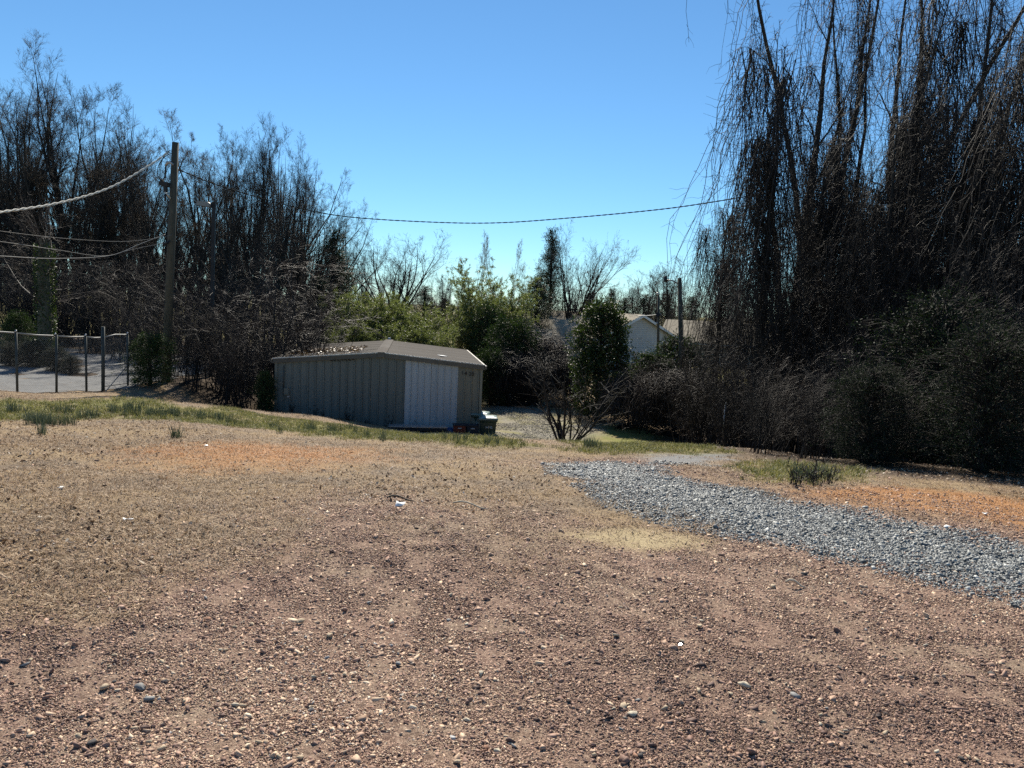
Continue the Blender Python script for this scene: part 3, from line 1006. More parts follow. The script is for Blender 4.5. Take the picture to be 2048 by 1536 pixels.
um = fr[6]
for ch, off in (('1', 0.16), ('4', 0.28), ('2', 0.44), ('0', 0.55)):
    me = text_mesh(ch, 0.21)
    me.materials.clear(); me.materials.append(M_BLACK)
    o = link('house_number', me, shed)
    o.rotation_euler = (R_(90), 0, 0)
    o.location = (um + off - 0.02, -0.047, gable(um + off) - 0.36)
# leaf drift on the left slope
rg = np.random.default_rng(77)
n = 700
uu = rg.uniform(0.1, SWID / 2 - 0.8, n); vv = rg.normal(3.2, 1.2, n)
dz = roof_top - np.abs(uu - SWID / 2) * math.tan(sl) + 0.03
V, F = leaves(rg, np.stack([uu, vv, dz], -1), np.stack([rg.normal(size=n), rg.normal(size=n), rg.normal(0, .12, n)], -1), 0.12, 0.07)
o = link('leaf_drift', mesh_np('leaf_drift', V, F, [mat_leaf('roof_leaves', (0.10, 0.06, 0.045), (0.3, 0.19, 0.13), 0.1)]), shed)
o['kind'] = 'stuff'
b = MB().box((SWID * 0.81, 2.2, gable(SWID * 0.81) + 0.05), (0.30, 0.34, 0.012), Matrix.Rotation(0.09, 4, 'Y') @ Matrix.Rotation(0.5, 4, 'Z'))
tag(b.build('paper_scrap', M_WHITE), None)
ps = bpy.data.objects['paper_scrap']
ps.matrix_world = shed.matrix_basis.copy()
tag(ps, 'white paper scrap lying on the right slope of the shed roof', 'paper')


def SP(u, v, z=0):
    """a place in the shed's own frame -> metres"""
    q = Vector((SL.x, SL.y, SB)) + su * u + sv * v
    q.z += z
    return q


# ------------------------------------------------------------------ wheeled bins and things along the shed
M_BIN = mat_mottled('green_plastic', (0.010, 0.030, 0.022), (0.018, 0.045, 0.034), 5, 0.45, 0, 0.03, 0.5)
M_BINLID = mat_mottled('lid_plastic', (0.10, 0.16, 0.14), (0.16, 0.22, 0.20), 5, 0.32, 0, 0.03, 0.6)
M_INK = mat_mottled('pale_print', (0.45, 0.47, 0.45), (0.6, 0.6, 0.58), 20, 0.7, 0, 0)


def make_bin(label, text):
    root = empty('wheeled_bin', (0, 0, 0), 0, label, 'bin', 'wheeled bins beside the shed')
    b = bmesh.new()
    def ring(w, d, z, y0=0):
        return [b.verts.new((sx * w / 2, y0 + sy * d / 2, z)) for sx, sy in ((-1, -1), (1, -1), (1, 1), (-1, 1))]
    rs = [ring(0.48, 0.50, 0.02), ring(0.50, 0.56, 0.25), ring(0.58, 0.70, 0.90), ring(0.60, 0.73, 0.93), ring(0.66, 0.79, 0.94), ring(0.66, 0.79, 1.0)]
    for p_, q in zip(rs, rs[1:]):
        for i in range(4):
            b.faces.new((p_[i], p_[(i + 1) % 4], q[(i + 1) % 4], q[i]))
    b.faces.new(rs[0][::-1]); b.faces.new(rs[-1])
    bmesh.ops.bevel(b, geom=[e for e in b.edges], offset=0.012, segments=1, affect='EDGES')
    me = bpy.data.meshes.new('body'); b.to_mesh(me); b.free(); me.materials.append(M_BIN)
    link('body', me, root)
    b = bmesh.new()
    rs = []
    for w, d, z in ((0.69, 0.82, 1.004), (0.69, 0.82, 1.03), (0.62, 0.72, 1.075), (0.40, 0.5, 1.095)):
        rs.append([b.verts.new((sx * w / 2, sy * d / 2, z)) for sx, sy in ((-1, -1), (1, -1), (1, 1), (-1, 1))])
    for p_, q in zip(rs, rs[1:]):
        for i in range(4):
            b.faces.new((p_[i], p_[(i + 1) % 4], q[(i + 1) % 4], q[i]))
    b.faces.new(rs[0][::-1]); b.faces.new(rs[-1])
    bmesh.ops.bevel(b, geom=[e for e in b.edges], offset=0.01, segments=2, affect='EDGES')
    me = bpy.data.meshes.new('lid'); b.to_mesh(me); b.free(); me.materials.append(M_BINLID)
    link('lid', me, root)
    MB().tube([(-0.25, 0.44, 1.0), (0.25, 0.44, 1.0)], 0.016, 8).build('handle', M_BIN, root)
    for sx in (-1, 1):
        MB().tube([(sx * 0.30, 0.26, 0.125), (sx * 0.25, 0.26, 0.125)], 0.125, 16).build('wheel', M_BLACK, root)
    me = text_mesh(text, 0.115)
    me.materials.clear(); me.materials.append(M_INK)
    t_ = link('lettering', me, root)
    t_.location = (0.02, -0.352, 0.72); t_.rotation_euler = (R_(90) - 0.11, 0, 0)
    return root


bq = P(976, 845, 26.9)
bn = make_bin('dark green wheeled bin with pale letters at the shed corner', 'WMS')
bn.location = (bq.x, 26.9, zt(bq.x, 26.9) + 0.03); bn.rotation_euler.z = R_(4)
bn.location.z = P(976, 833, 26.9).z - 1.07
b2 = copy_tree(bn)
b2.location = (bq.x - 0.34, 28.0, bn.location.z - 0.02); b2.rotation_euler.z = R_(-5)
tag(b2, 'second wheeled bin half hidden behind the front one', 'bin', 'wheeled bins beside the shed')

M_RED = mat_mottled('rust_red_plastic', (0.13, 0.022, 0.014), (0.2, 0.04, 0.022), 6, 0.5, 0, 0.04)
M_BLUE = mat_mottled('blue_tarp', (0.02, 0.06, 0.18), (0.04, 0.1, 0.26), 9, 0.5, 0, 0.3)
M_NAVY = mat_mottled('dark_tote_plastic', (0.01, 0.014, 0.022), (0.025, 0.03, 0.04), 6, 0.5, 0, 0.04)
BZ = P(930, 868, 26.4).z


def crate(name, label, cat, cx, top_py, w, d, h, mat, lid):
    q = P(cx, top_py, 26.6)
    root = empty(name, (q.x, q.y, q.z - h), syaw, label, cat)
    b = MB()
    t_ = 0.02
    b.box((0, 0, t_ / 2), (w, d, t_))
    for sx in (-1, 1):
        b.box((sx * (w / 2 - t_ / 2), 0, h / 2), (t_, d, h - 0.004), bevel=0.004)
        b.box((0, sx * (d / 2 - t_ / 2), h / 2), (w - 2 * t_ - 0.004, t_, h - 0.004), bevel=0.004)
    b.build('body', mat, root)
    for k in range(3):
        MB().box((0, -d / 2 - 0.006, h * (0.25 + 0.22 * k)), (w * 0.92, 0.012, 0.03), bevel=0.003).build('rib', mat, root)
    if lid:
        MB().box((0, 0, h + 0.018), (w + 0.05, d + 0.05, 0.036), bevel=0.01).build('lid', lid, root)
    else:
        MB().box((0, -d / 2 - 0.012, h - 0.02), (w + 0.03, 0.03, 0.04), bevel=0.006).build('rim', mat, root)
    MB().box((0.0, -d / 2 - 0.02, h * 0.84), (w * 0.3, 0.02, 0.03), bevel=0.005).build('grip', M_INK, root)
    return root


crate('storage_crate', 'rust red plastic crate with dark lid against the shed', 'crate', 919, 850, 0.44, 0.4, 0.52, M_RED, M_NAVY)
crate('storage_tote', 'near-black plastic tote between the red crate and shed corner', 'tote', 945, 851, 0.42, 0.4, 0.5, M_NAVY, M_NAVY)
q = P(836, 851, 26.2)
root = empty('flatbed_trailer', (q.x, q.y, q.z - 0.32), syaw + R_(1), 'low flat trailer bed with pale edge below the white wall panels', 'trailer')
MB().box((0, 0, 0.3), (2.05, 0.5, 0.045), bevel=0.006).build('deck', M_STEEL, root)
MB().box((0.05, 0, 0.21), (1.9, 0.42, 0.1), bevel=0.01).build('frame', M_BLACK, root)
for sx in (-0.6, 0.6):
    MB().tube([(sx, -0.2, 0.1), (sx, -0.1, 0.1)], 0.14, 14).build('wheel', M_BLACK, root)
q = P(897, 858, 26.6)
b = MB()
bb = bmesh.new(); bmesh.ops.create_icosphere(bb, subdivisions=3, radius=0.2)
rr = random.Random(4)
for v in bb.verts:
    v.co = Vector((v.co.x * 1.3, v.co.y * 0.8, v.co.z * 0.9)) * rr.uniform(0.88, 1.1)
me = bpy.data.meshes.new('tarp_bundle'); bb.to_mesh(me); bb.free(); me.materials.append(M_BLUE)
o = link('tarp_bundle', me, None, (q.x, q.y, q.z - 0.12))
tag(o, 'crumpled blue tarp bundle beside the red crate', 'tarp')

#@@SECTION fence
# ================================================================== CHAIN-LINK FENCE
FP = [P(-330, 838, 19.0), P(-130, 822, 20.2), P(35, 798, 21.6), P(113, 790, 22.6), P(173, 787, 23.4), P(206, 790, 23.9), P(256, 782, 25.2)]
FP = [Vector((p_.x, p_.y, zt(p_.x, p_.y))) for p_ in FP]
FH = 1.75
fence = empty('chain_link_fence', FP[3], 0, 'grey chain-link fence with bent top rail along the parking lot', 'fence')


def fl(p_):
    return Vector(p_) - FP[3]


for i, p_ in enumerate(FP):
    r_ = 0.055 if i == 5 else 0.035
    h_ = FH + (0.35 if i == 5 else 0.03)
    MB().tube([fl(p_) - Vector((0, 0, 0.2)), fl(p_) + Vector((0.03 * (i % 2), 0, h_))], r_, 8).build('post', M_DKSTEEL, fence)
    if i != 5:
        MB().tube([fl(p_) + Vector((0, 0, FH + 0.03)), fl(p_) + Vector((0, 0, FH + 0.09))], [0.042, 0.015], 8).build('post_cap', M_STEEL, fence)
M_RAIL = mat_mottled('bright_rail', (0.2, 0.2, 0.19), (0.3, 0.3, 0.285), 8, 0.6, 0.2, 0.05)
for i in range(len(FP) - 1):
    a = fl(FP[i]) + Vector((0, 0, FH)); e = fl(FP[i + 1]) + Vector((0, 0, FH))
    mid = (a + e) / 2 + Vector((0, 0, 0.05 if i == 5 else -0.02))
    MB().tube([a, mid, e], 0.022, 8).build('top_rail', M_RAIL, fence)
a = fl(FP[5]) + Vector((0, 0, 0.82)); e = fl(FP[6]) + Vector((0, 0, 0.80))
MB().tube([a, e], 0.02, 8).build('mid_rail', M_RAIL, fence)
MB().tube([fl(FP[5]) + Vector((0.15, -0.15, 0.02)), fl(FP[6]) + Vector((0.0, -0.05, 0.7))], 0.014, 6).build('brace_rod', M_RAIL, fence)
for z_ in (0.18, 0.5):
    MB().tube([fl(FP[5]) + Vector((0, 0, z_)), fl(FP[6]) + Vector((0, 0, z_ - 0.08))], 0.012, 6).build('brace_rod', M_DKSTEEL, fence)
# woven wire: too fine to tell apart
Wp = []
step = 0.058
for i in range(len(FP) - 1):
    a = np.array(fl(FP[i])); e = np.array(fl(FP[i + 1]))
    L = np.linalg.norm((e - a)[:2])
    dirv = (e - a) / L
    nvec = np.array([-dirv[1], dirv[0], 0]) * 0.004
    hh = FH - 0.05
    s0 = np.arange(-hh, L, step)
    for sg in (1, -1):
        st = s0 if sg > 0 else s0 + hh
        x0 = st; x1 = st + sg * hh
        zA = np.zeros_like(x0); zB = np.full_like(x0, hh)
        # clip to the bay
        if sg > 0:
            lo = np.clip(-x0, 0, hh); hi = np.clip(L - x0, 0, hh)
        else:
            lo = np.clip(x0 - L, 0, hh); hi = np.clip(x0, 0, hh)
        k = hi - lo > 0.02
        A = a + dirv * (x0 + sg * lo)[:, None] + np.array([0, 0, 1.0]) * (lo + 0.04)[:, None] + nvec * sg
        B = a + dirv * (x0 + sg * hi)[:, None] + np.array([0, 0, 1.0]) * (hi + 0.04)[:, None] + nvec * sg
        Wp.append(np.stack([A[k], B[k]], 1))
Wp = np.concatenate(Wp)
V, F = tubes(Wp, np.full(Wp.shape[:2], 0.0011), 3)
o = link('wire_mesh', mesh_np('wire_mesh', V, F, [mat_mottled('dull_wire', (0.16, 0.165, 0.165), (0.24, 0.245, 0.245), 6, 0.8, 0, 0, 0.2)]), fence)
o['kind'] = 'stuff'

#@@SECTION poles
# ================================================================== POLES AND LINES
M_POLE = mat_mottled('pole_wood', (0.05, 0.047, 0.034), (0.12, 0.108, 0.08), 4, 0.85, 0, 0.4, 0.2, vscale=(6, 6, 0.6))
M_CABLE = mat_mottled('bright_cable', (0.42, 0.40, 0.35), (0.62, 0.59, 0.52), 9, 0.4, 0.3, 0.05)
M_WCABLE = mat_mottled('cream_cable', (0.5, 0.47, 0.4), (0.62, 0.59, 0.52), 9, 0.9, 0, 0, 0.1)
M_GCABLE = mat_mottled('grey_cable', (0.22, 0.215, 0.2), (0.32, 0.31, 0.29), 9, 0.9, 0, 0, 0.1)
M_DCABLE = mat_mottled('dark_cable', (0.015, 0.017, 0.018), (0.03, 0.031, 0.033), 9, 0.9, 0, 0, 0.1)
PD = 27.0
pt = P(351, 285, PD); pb = P(331, 790, PD)
pb.z = zt(pb.x, PD)
pole = empty('utility_pole', pb, 0, 'weathered wooden utility pole leaning above the left thicket', 'utility pole')
pl = lambda px_, py_, y_=PD: P(px_, py_, y_) - pb
MB().tube([(0, 0, -0.5), (Vector(pt - pb)) * 0.5, pt - pb], [0.155, 0.14, 0.115], 14).build('pole_shaft', M_POLE, pole)
c_ = pl(346, 322, PD - 0.1)
MB().tube([pl(347, 330, PD - 0.1), pl(341, 325, PD - 0.15), pl(335, 325, PD - 0.2), pl(331, 332, PD - 0.2)], [0.045, 0.05, 0.055, 0.04], 8).build('weatherhead', M_STEEL, pole)
MB().tube([pl(332, 331, PD - 0.2), pl(331, 342, PD - 0.22), pl(330, 356, PD - 0.22)], 0.03, 7).build('conduit', M_BLACK, pole)
MB().box(pl(329, 368, PD - 0.25), (0.32, 0.2, 0.16), Matrix.Rotation(0.2, 4, 'Y'), bevel=0.015).build('junction_box', M_BLACK, pole)
MB().box(pl(331, 376, PD - 0.25), (0.12, 0.12, 0.26), bevel=0.015).build('splice_case', M_BLACK, pole)
MB().tube([pl(329, 370, PD - 0.3), pl(340, 372, PD - 0.16)], 0.022, 6).build('bracket', M_CABLE, pole)
MB().tube([pl(330, 384, PD - 0.3), pl(341, 397, PD - 0.16)], 0.035, 8).build('insulator', M_CABLE, pole)
MB().tube([pl(331, 388, PD - 0.3), pl(330, 402, PD - 0.3)], 0.035, 7).build('cable_stub', M_BLACK, pole)
for k_ in range(3):
    q0 = pl(344, 300 + 3 * k_, PD - 0.1); q1 = pl(322 - 4 * k_, 300 + 8 * k_, PD - 0.3); q2 = pl(316 - 5 * k_, 350, PD - 0.3); q3 = pl(326, 366, PD - 0.25)
    pts = [((1 - t) ** 3) * q0 + 3 * t * (1 - t) ** 2 * q1 + 3 * t * t * (1 - t) * q2 + t ** 3 * q3 for t in np.linspace(0, 1, 12)]
    MB().tube(pts, 0.012, 5).build('jumper_cable', M_DCABLE, pole)
MB().tube([pl(326, 490, PD - 0.25), pl(340, 482, PD - 0.15)], [0.06, 0.03], 7).build('cable_clamp', M_BLACK, pole)


def spline(pts, n):
    pts = [Vector(p_) for p_ in pts]
    out = []
    ext = [pts[0] * 2 - pts[1]] + pts + [pts[-1] * 2 - pts[-2]]
    for i in range(1, len(ext) - 2):
        p0, p1, p2, p3 = ext[i - 1:i + 3]
        for t in np.linspace(0, 1, n, endpoint=False):
            out.append(0.5 * ((2 * p1) + (p2 - p0) * t + (2 * p0 - 5 * p1 + 4 * p2 - p3) * t * t + (3 * p1 - p0 - 3 * p2 + p3) * t ** 3))
    out.append(pts[-1])
    return out


def cable(name, label, pix, rad, mat, strands=1, n=16, pitch=0.5):
    """a line strung through places given as (pixel, pixel, metres away)"""
    c = spline([P(*p_) for p_ in pix], n)
    # resample by length
    L = [0.0]
    for a_, b_ in zip(c, c[1:]):
        L.append(L[-1] + (b_ - a_).length)
    root = empty(name, c[0], 0, label, 'cable')
    if strands == 1:
        MB().tube([p_ - c[0] for p_ in c], rad, 6).build('conductor', mat, root)
        return root
    tot = L[-1]; m_ = int(tot / pitch * 8)
    arr = np.array([p_[:] for p_ in c])
    ss = np.linspace(0, tot, m_)
    cc = np.stack([np.interp(ss, L, arr[:, i]) for i in range(3)], -1)
    T = norm(np.gradient(cc, axis=0))
    A = norm(np.cross(T, [0, 0, 1.0])); B = np.cross(A, T)
    for k in range(strands):
        ph = 2 * np.pi * (ss / pitch + k / strands)
        q_ = cc + (A * np.cos(ph)[:, None] + B * np.sin(ph)[:, None]) * rad * 1.05
        V, F = tubes((q_ - np.array(c[0][:]))[None], np.full((1, m_), rad), 6)
        link('strand', mesh_np('strand', V, F, [mat], True), root)
    return root


cable('power_cable', 'thick pale twisted cable rising from the left edge to the pole', [(-420, 440, 12), (-150, 440, 16), (0, 424, 19), (120, 405, 21.6), (220, 375, 24), (300, 330, 26), (338, 303, 26.9)], 0.018, M_WCABLE, 2, 20, 0.7)
cable('telephone_cable', 'uppermost thin sagging line left of the pole', [(-300, 420, 14), (0, 462, 19), (120, 476, 21.8), (235, 483, 24.4), (300, 478, 26), (344, 470, 26.9)], 0.006, M_GCABLE)
cable('telephone_cable', 'middle thin line that meets the low white cable', [(-300, 440, 14), (15, 485, 19), (110, 499, 21.8), (205, 512, 24), (260, 500, 25.5), (326, 486, 26.75)], 0.007, M_GCABLE)
cable('telephone_cable', 'lowest white sagging cable attached low on the pole', [(-300, 495, 14), (0, 512, 19), (110, 517, 21.6), (220, 511, 24.2), (280, 488, 25.6), (330, 469, 26.8)], 0.011, M_GCABLE)
cable('service_line', 'dark twisted line crossing the open sky above the shed', [(346, 335, 27), (450, 375, 29), (590, 414, 31), (700, 434, 32), (870, 444.5, 33), (1000, 445.5, 33), (1150, 435, 32), (1300, 421, 30.5), (1400, 408, 29), (1540, 384, 27), (1680, 352, 25)], 0.013, M_DCABLE, 2, 20, 0.55)

# parking-lot lamp
LD = 31.0
lb = P(421, 780, LD); lb.z = zt(lb.x, LD)
ltop = P(428, 405, LD)
lamp = empty('lot_lamp', lb, 0, 'dark lamp post with flat grey box head beside the utility pole', 'lamp post')
MB().box(((ltop.x - lb.x) / 2, 0, (ltop.z - lb.z) / 2 - 0.1), (0.13, 0.13, ltop.z - lb.z + 0.2), Matrix.Rotation(math.atan2(ltop.x - lb.x, ltop.z - lb.z), 4, 'Y'), bevel=0.01).build('lamp_pole', M_BLACK, lamp)
q = P(413, 408, LD) - lb
b = MB()
e0 = P(397, 403, LD) - lb; e1 = P(423, 406, LD) - lb
hd = 0.18
b.prism([e0 + Vector((0, -0.2, 0)), e1 + Vector((-0.08, -0.2, 0.02)), e1 + Vector((0.02, -0.2, -0.05)), e1 + Vector((0, -0.2, -hd)), e0 + Vector((0, -0.2, -hd + 0.02))], (0, 0.4, 0)).build('lamp_head', mat_mottled('lamp_grey', (0.16, 0.16, 0.155), (0.24, 0.24, 0.235), 4, 0.5, 0.2, 0.05), lamp)
MB().box(P(425, 411, LD) - lb, (0.16, 0.14, 0.2), bevel=0.01).build('arm', M_BLACK, lamp)

# distant poles by the houses
fd = 52.0
fb = P(1322, 672, fd); fb.z = zt(fb.x, fd)
ft = P(1317, 587, fd)
fpole = empty('utility_pole', fb, 0, 'thin distant utility pole behind the grey house gable', 'utility pole')
MB().tube([(0, 0, -0.4), ft - fb], [0.11, 0.08], 10).build('pole_shaft', M_POLE, fpole)
MB().tube([P(1316, 629, fd - 0.2) - fb, P(1318, 630, fd) - fb], [0.16, 0.16], 9).build('transformer', M_BLACK, fpole)
MB().tube([ft - fb, P(1314, 589, fd) - fb], [0.1, 0.12], 8).build('lamp_head', M_CABLE, fpole)
MB().tube([P(1317, 640, fd) - fb, P(1312, 652, fd) - fb], 0.05, 6).build('guy_brace', M_STEEL, fpole)
cable('distant_line', 'short pale wire from the far pole towards the grey house', [(1318, 629, fd), (1300, 631, fd + 1), (1276, 632, fd + 4)], 0.03, M_CABLE)
sd = 36.0
sb_ = P(1368, 830, sd); sb_.z = zt(sb_.x, sd)
st_ = P(1359, 556, sd)
spole = empty('street_light', sb_, 0, 'dark vine covered pole with street light arm left of the tall trees', 'street light')
MB().tube([(0, 0, -0.4), st_ - sb_], [0.15, 0.10], 10).build('pole_shaft', M_POLE, spole)
MB().tube([P(1357, 568, sd) - sb_, P(1345, 561, sd) - sb_, P(1331, 560, sd) - sb_], 0.035, 6).build('arm', M_STEEL, spole)
MB().tube([P(1334, 559, sd) - sb_, P(1328, 559, sd) - sb_], [0.1, 0.13], 8).build('lamp_head', M_BLACK, spole)
MB().tube([P(1331, 552, sd) - sb_, P(1331, 558, sd) - sb_], [0.07, 0.1], 8).build('photocell', M_BLACK, spole)

#@@SECTION houses
# ================================================================== HOUSES
M_SHING = mat_mottled('tan_shingles', (0.22, 0.185, 0.135), (0.30, 0.26, 0.195), 14, 0.9, 0, 0.3, 0.2)
M_TRIMW = mat_mottled('white_trim', (0.6, 0.6, 0.6), (0.72, 0.72, 0.72), 3, 0.5, 0, 0.02)
M_PANE = mat_mottled('dark_pane', (0.02, 0.024, 0.03), (0.04, 0.045, 0.05), 2, 0.12, 0, 0, 0.6)


def lap_mat(name, c1, c2):
    m, nt, bs = newmat(name)
    co = coords(nt, 'Object')
    sp = N(nt, 'ShaderNodeSeparateXYZ'); nt.links.new(co, sp.inputs[0])
    fr_ = mathn(nt, 'FRACT', mathn(nt, 'MULTIPLY', sp.outputs[2], 6.5))
    f = noise(nt, 2, 4, 0.6, co)
    nt.links.new(ramp(nt, f, [(0.3, c1), (0.7, c2)]), bs.inputs['Base Color'])
    bump(nt, bs, fr_, 0.9, 0.03)
    bs.inputs['Roughness'].default_value = 0.6
    return m


M_LAP = lap_mat('grey_lap_siding', (0.42, 0.43, 0.45), (0.48, 0.49, 0.51))
M_LAP2 = lap_mat('beige_lap_siding', (0.36, 0.34, 0.30), (0.42, 0.40, 0.36))


def house(name, label, loc, rz, W, L, H, rise, wall, wing=None):
    """gable end faces local -Y; ridge runs along +Y"""
    root = empty(name, loc, rz, label, 'house')
    MB().prism([Vector((-W / 2, 0, -0.3)), Vector((W / 2, 0, -0.3)), Vector((W / 2, 0, H)), Vector((0, 0, H + rise)), Vector((-W / 2, 0, H))], (0, L, 0)).build('wall', wall, root)
    t = math.atan2(rise, W / 2)
    ov = 0.35
    for s_ in (-1, 1):
        a = Vector((0, -ov, H + rise + 0.02)); e = Vector((s_ * (W / 2 + ov), -ov, H - ov * math.tan(t) + 0.02))
        n_ = Vector((s_ * math.sin(t), 0, math.cos(t))) * 0.12
        r_ = MB().prism([a, e, e + n_, a + Vector((0, 0, 0.125))], (0, L + 2 * ov, 0)).build('roof_slope', M_SHING, root)
        d_ = Vector((0, 0, -0.2))
        MB().prism([a + Vector((0, -0.04, 0.1)), e + Vector((0, -0.04, 0.09)), e + Vector((0, -0.04, -0.1)), a + Vector((0, -0.04, -0.1))], (0, 0.035, 0)).build('rake_board', M_TRIMW, root)
        MB().box((s_ * (W / 2 + 0.04), 0.0, H / 2 - 0.2), (0.1, 0.12, H + 0.1)).build('corner_board', M_TRIMW, root)
        MB().box((e.x + s_ * 0.05, L / 2, e.z - 0.02), (0.1, L + 2 * ov, 0.12)).build('gutter', M_TRIMW, root)
    return root


def window(root, c, w, h, rot=0.0, parent_name='window'):
    fr_ = MB().box((0, 0, 0), (w + 0.16, 0.06, h + 0.16)).build('window', M_TRIMW, root)
    fr_.location = c; fr_.rotation_euler.z = rot
    for k in (-1, 1):
        p_ = MB().box((0, -0.036, k * h / 4), (w, 0.012, h / 2 - 0.04)).build('pane', M_PANE, fr_)


hd_ = 58.0
hq = P(1281, 629, hd_)
HH = 3.9; RS = 1.75
hz = zt(hq.x, hd_)
hr = R_(34)
house1 = house('gabled_house', 'grey sided house with tan shingle roof beyond the vine column', (hq.x, hd_, hq.z - HH - RS - 0.12), hr, 8.0, 11.0, HH, RS, M_LAP)
# lower hipped wing running to the left of the gable
wg = MB()
lw = house1
b = bmesh.new()
x0, x1, y0, y1, hw_, hr_ = -11.5, -3.5, 1.2, 8.2, 3.0, 2.1
pts = [(x0, y0, hw_), (x1, y0, hw_), (x1, y1, hw_), (x0, y1, hw_), (x0 + 2.6, (y0 + y1) / 2, hw_ + hr_), (x1, (y0 + y1) / 2, hw_ + hr_)]
vv = [b.verts.new(p_) for p_ in pts]
for f_ in ((0, 1, 5, 4), (2, 3, 4, 5), (3, 0, 4), (1, 2, 5), (3, 2, 1, 0)):
    b.faces.new([vv[i] for i in f_])
bmesh.ops.recalc_face_normals(b, faces=b.faces)
me = bpy.data.meshes.new('wing_roof'); b.to_mesh(me); b.free(); me.materials.append(M_SHING)
link('wing_roof', me, house1)
MB().box(((x0 + x1) / 2 + 0.2, (y0 + y1) / 2, hw_ / 2 - 0.2), (x1 - x0 - 0.8, y1 - y0 - 0.8, hw_ + 0.36)).build('wing_wall', M_LAP2, house1)
window(house1, (-8.5, y0 + 0.36, 1.6), 0.9, 1.3)
window(house1, (-5.5, y0 + 0.36, 1.6), 0.9, 1.3)

q = P(1345, 655, 74.0)
house('gabled_house', 'partly hidden pale roofed house behind the far utility pole', (q.x + 1.0, 74.0, q.z - 6.3), R_(60), 7.0, 9.0, 3.2, 1.5, M_LAP2)
q = P(1570, 655, 66.0)
h2 = house('gabled_house', 'low tan roofed house glimpsed between the vine covered trunks', (q.x + 2.0, 66.0, q.z - 4.9), R_(70), 8.0, 12.0, 3.3, 1.7, M_LAP2)
window(h2, (-4.02, 3.0, 1.7), 0.9, 1.3, R_(-90))
q = P(1800, 640, 60.0)
h3 = house('gabled_house', 'grey walled house at the far right behind the leaning trunks', (q.x, 60.0, q.z - 4.9), R_(20), 8.0, 10.0, 3.6, 1.8, M_LAP)
#@@SECTION trees
# ================================================================== TREES
M_BARK = mat_mottled('grey_bark', (0.022, 0.02, 0.017), (0.05, 0.045, 0.039), 5, 0.9, 0, 0.5, 0.2, vscale=(4, 4, 0.7))
M_TWIG = mat_mottled('twig_bark', (0.022, 0.019, 0.017), (0.05, 0.043, 0.038), 1.2, 0.7, 0, 0, 0.25)
M_TWIGP = mat_mottled('pale_twig_bark', (0.20, 0.18, 0.155), (0.3, 0.27, 0.24), 1.2, 0.7, 0, 0, 0.3)
M_TWIGT = mat_mottled('tan_twig_bark', (0.07, 0.046, 0.026), (0.125, 0.084, 0.046), 1.2, 0.7, 0, 0, 0.25)
M_TWIGR = mat_mottled('russet_cane', (0.03, 0.023, 0.019), (0.062, 0.047, 0.039), 0.8, 0.6, 0, 0, 0.25)
M_VINE = mat_mottled('vine_bark', (0.016, 0.014, 0.013), (0.036, 0.031, 0.028), 1.0, 0.7, 0, 0, 0.25)


def trunk_path(rg, H, r, K=10, wob=0.02, lean=(0, 0)):
    p_ = np.zeros((1, K, 3))
    z_ = np.linspace(-0.25, H, K)
    p_[0, :, 2] = z_
    j = np.cumsum(rg.normal(0, wob * H / K, (K, 2)), 0); j[:2] = 0
    p_[0, :, 0] = j[:, 0] + lean[0] * np.maximum(z_, 0) ** 1.3 / H ** 0.3
    p_[0, :, 1] = j[:, 1] + lean[1] * np.maximum(z_, 0) ** 1.3 / H ** 0.3
    rad = r * (1 - 0.93 * np.linspace(0, 1, K) ** 0.85)[None]
    rad[0, 0] *= 1.25
    return p_, rad


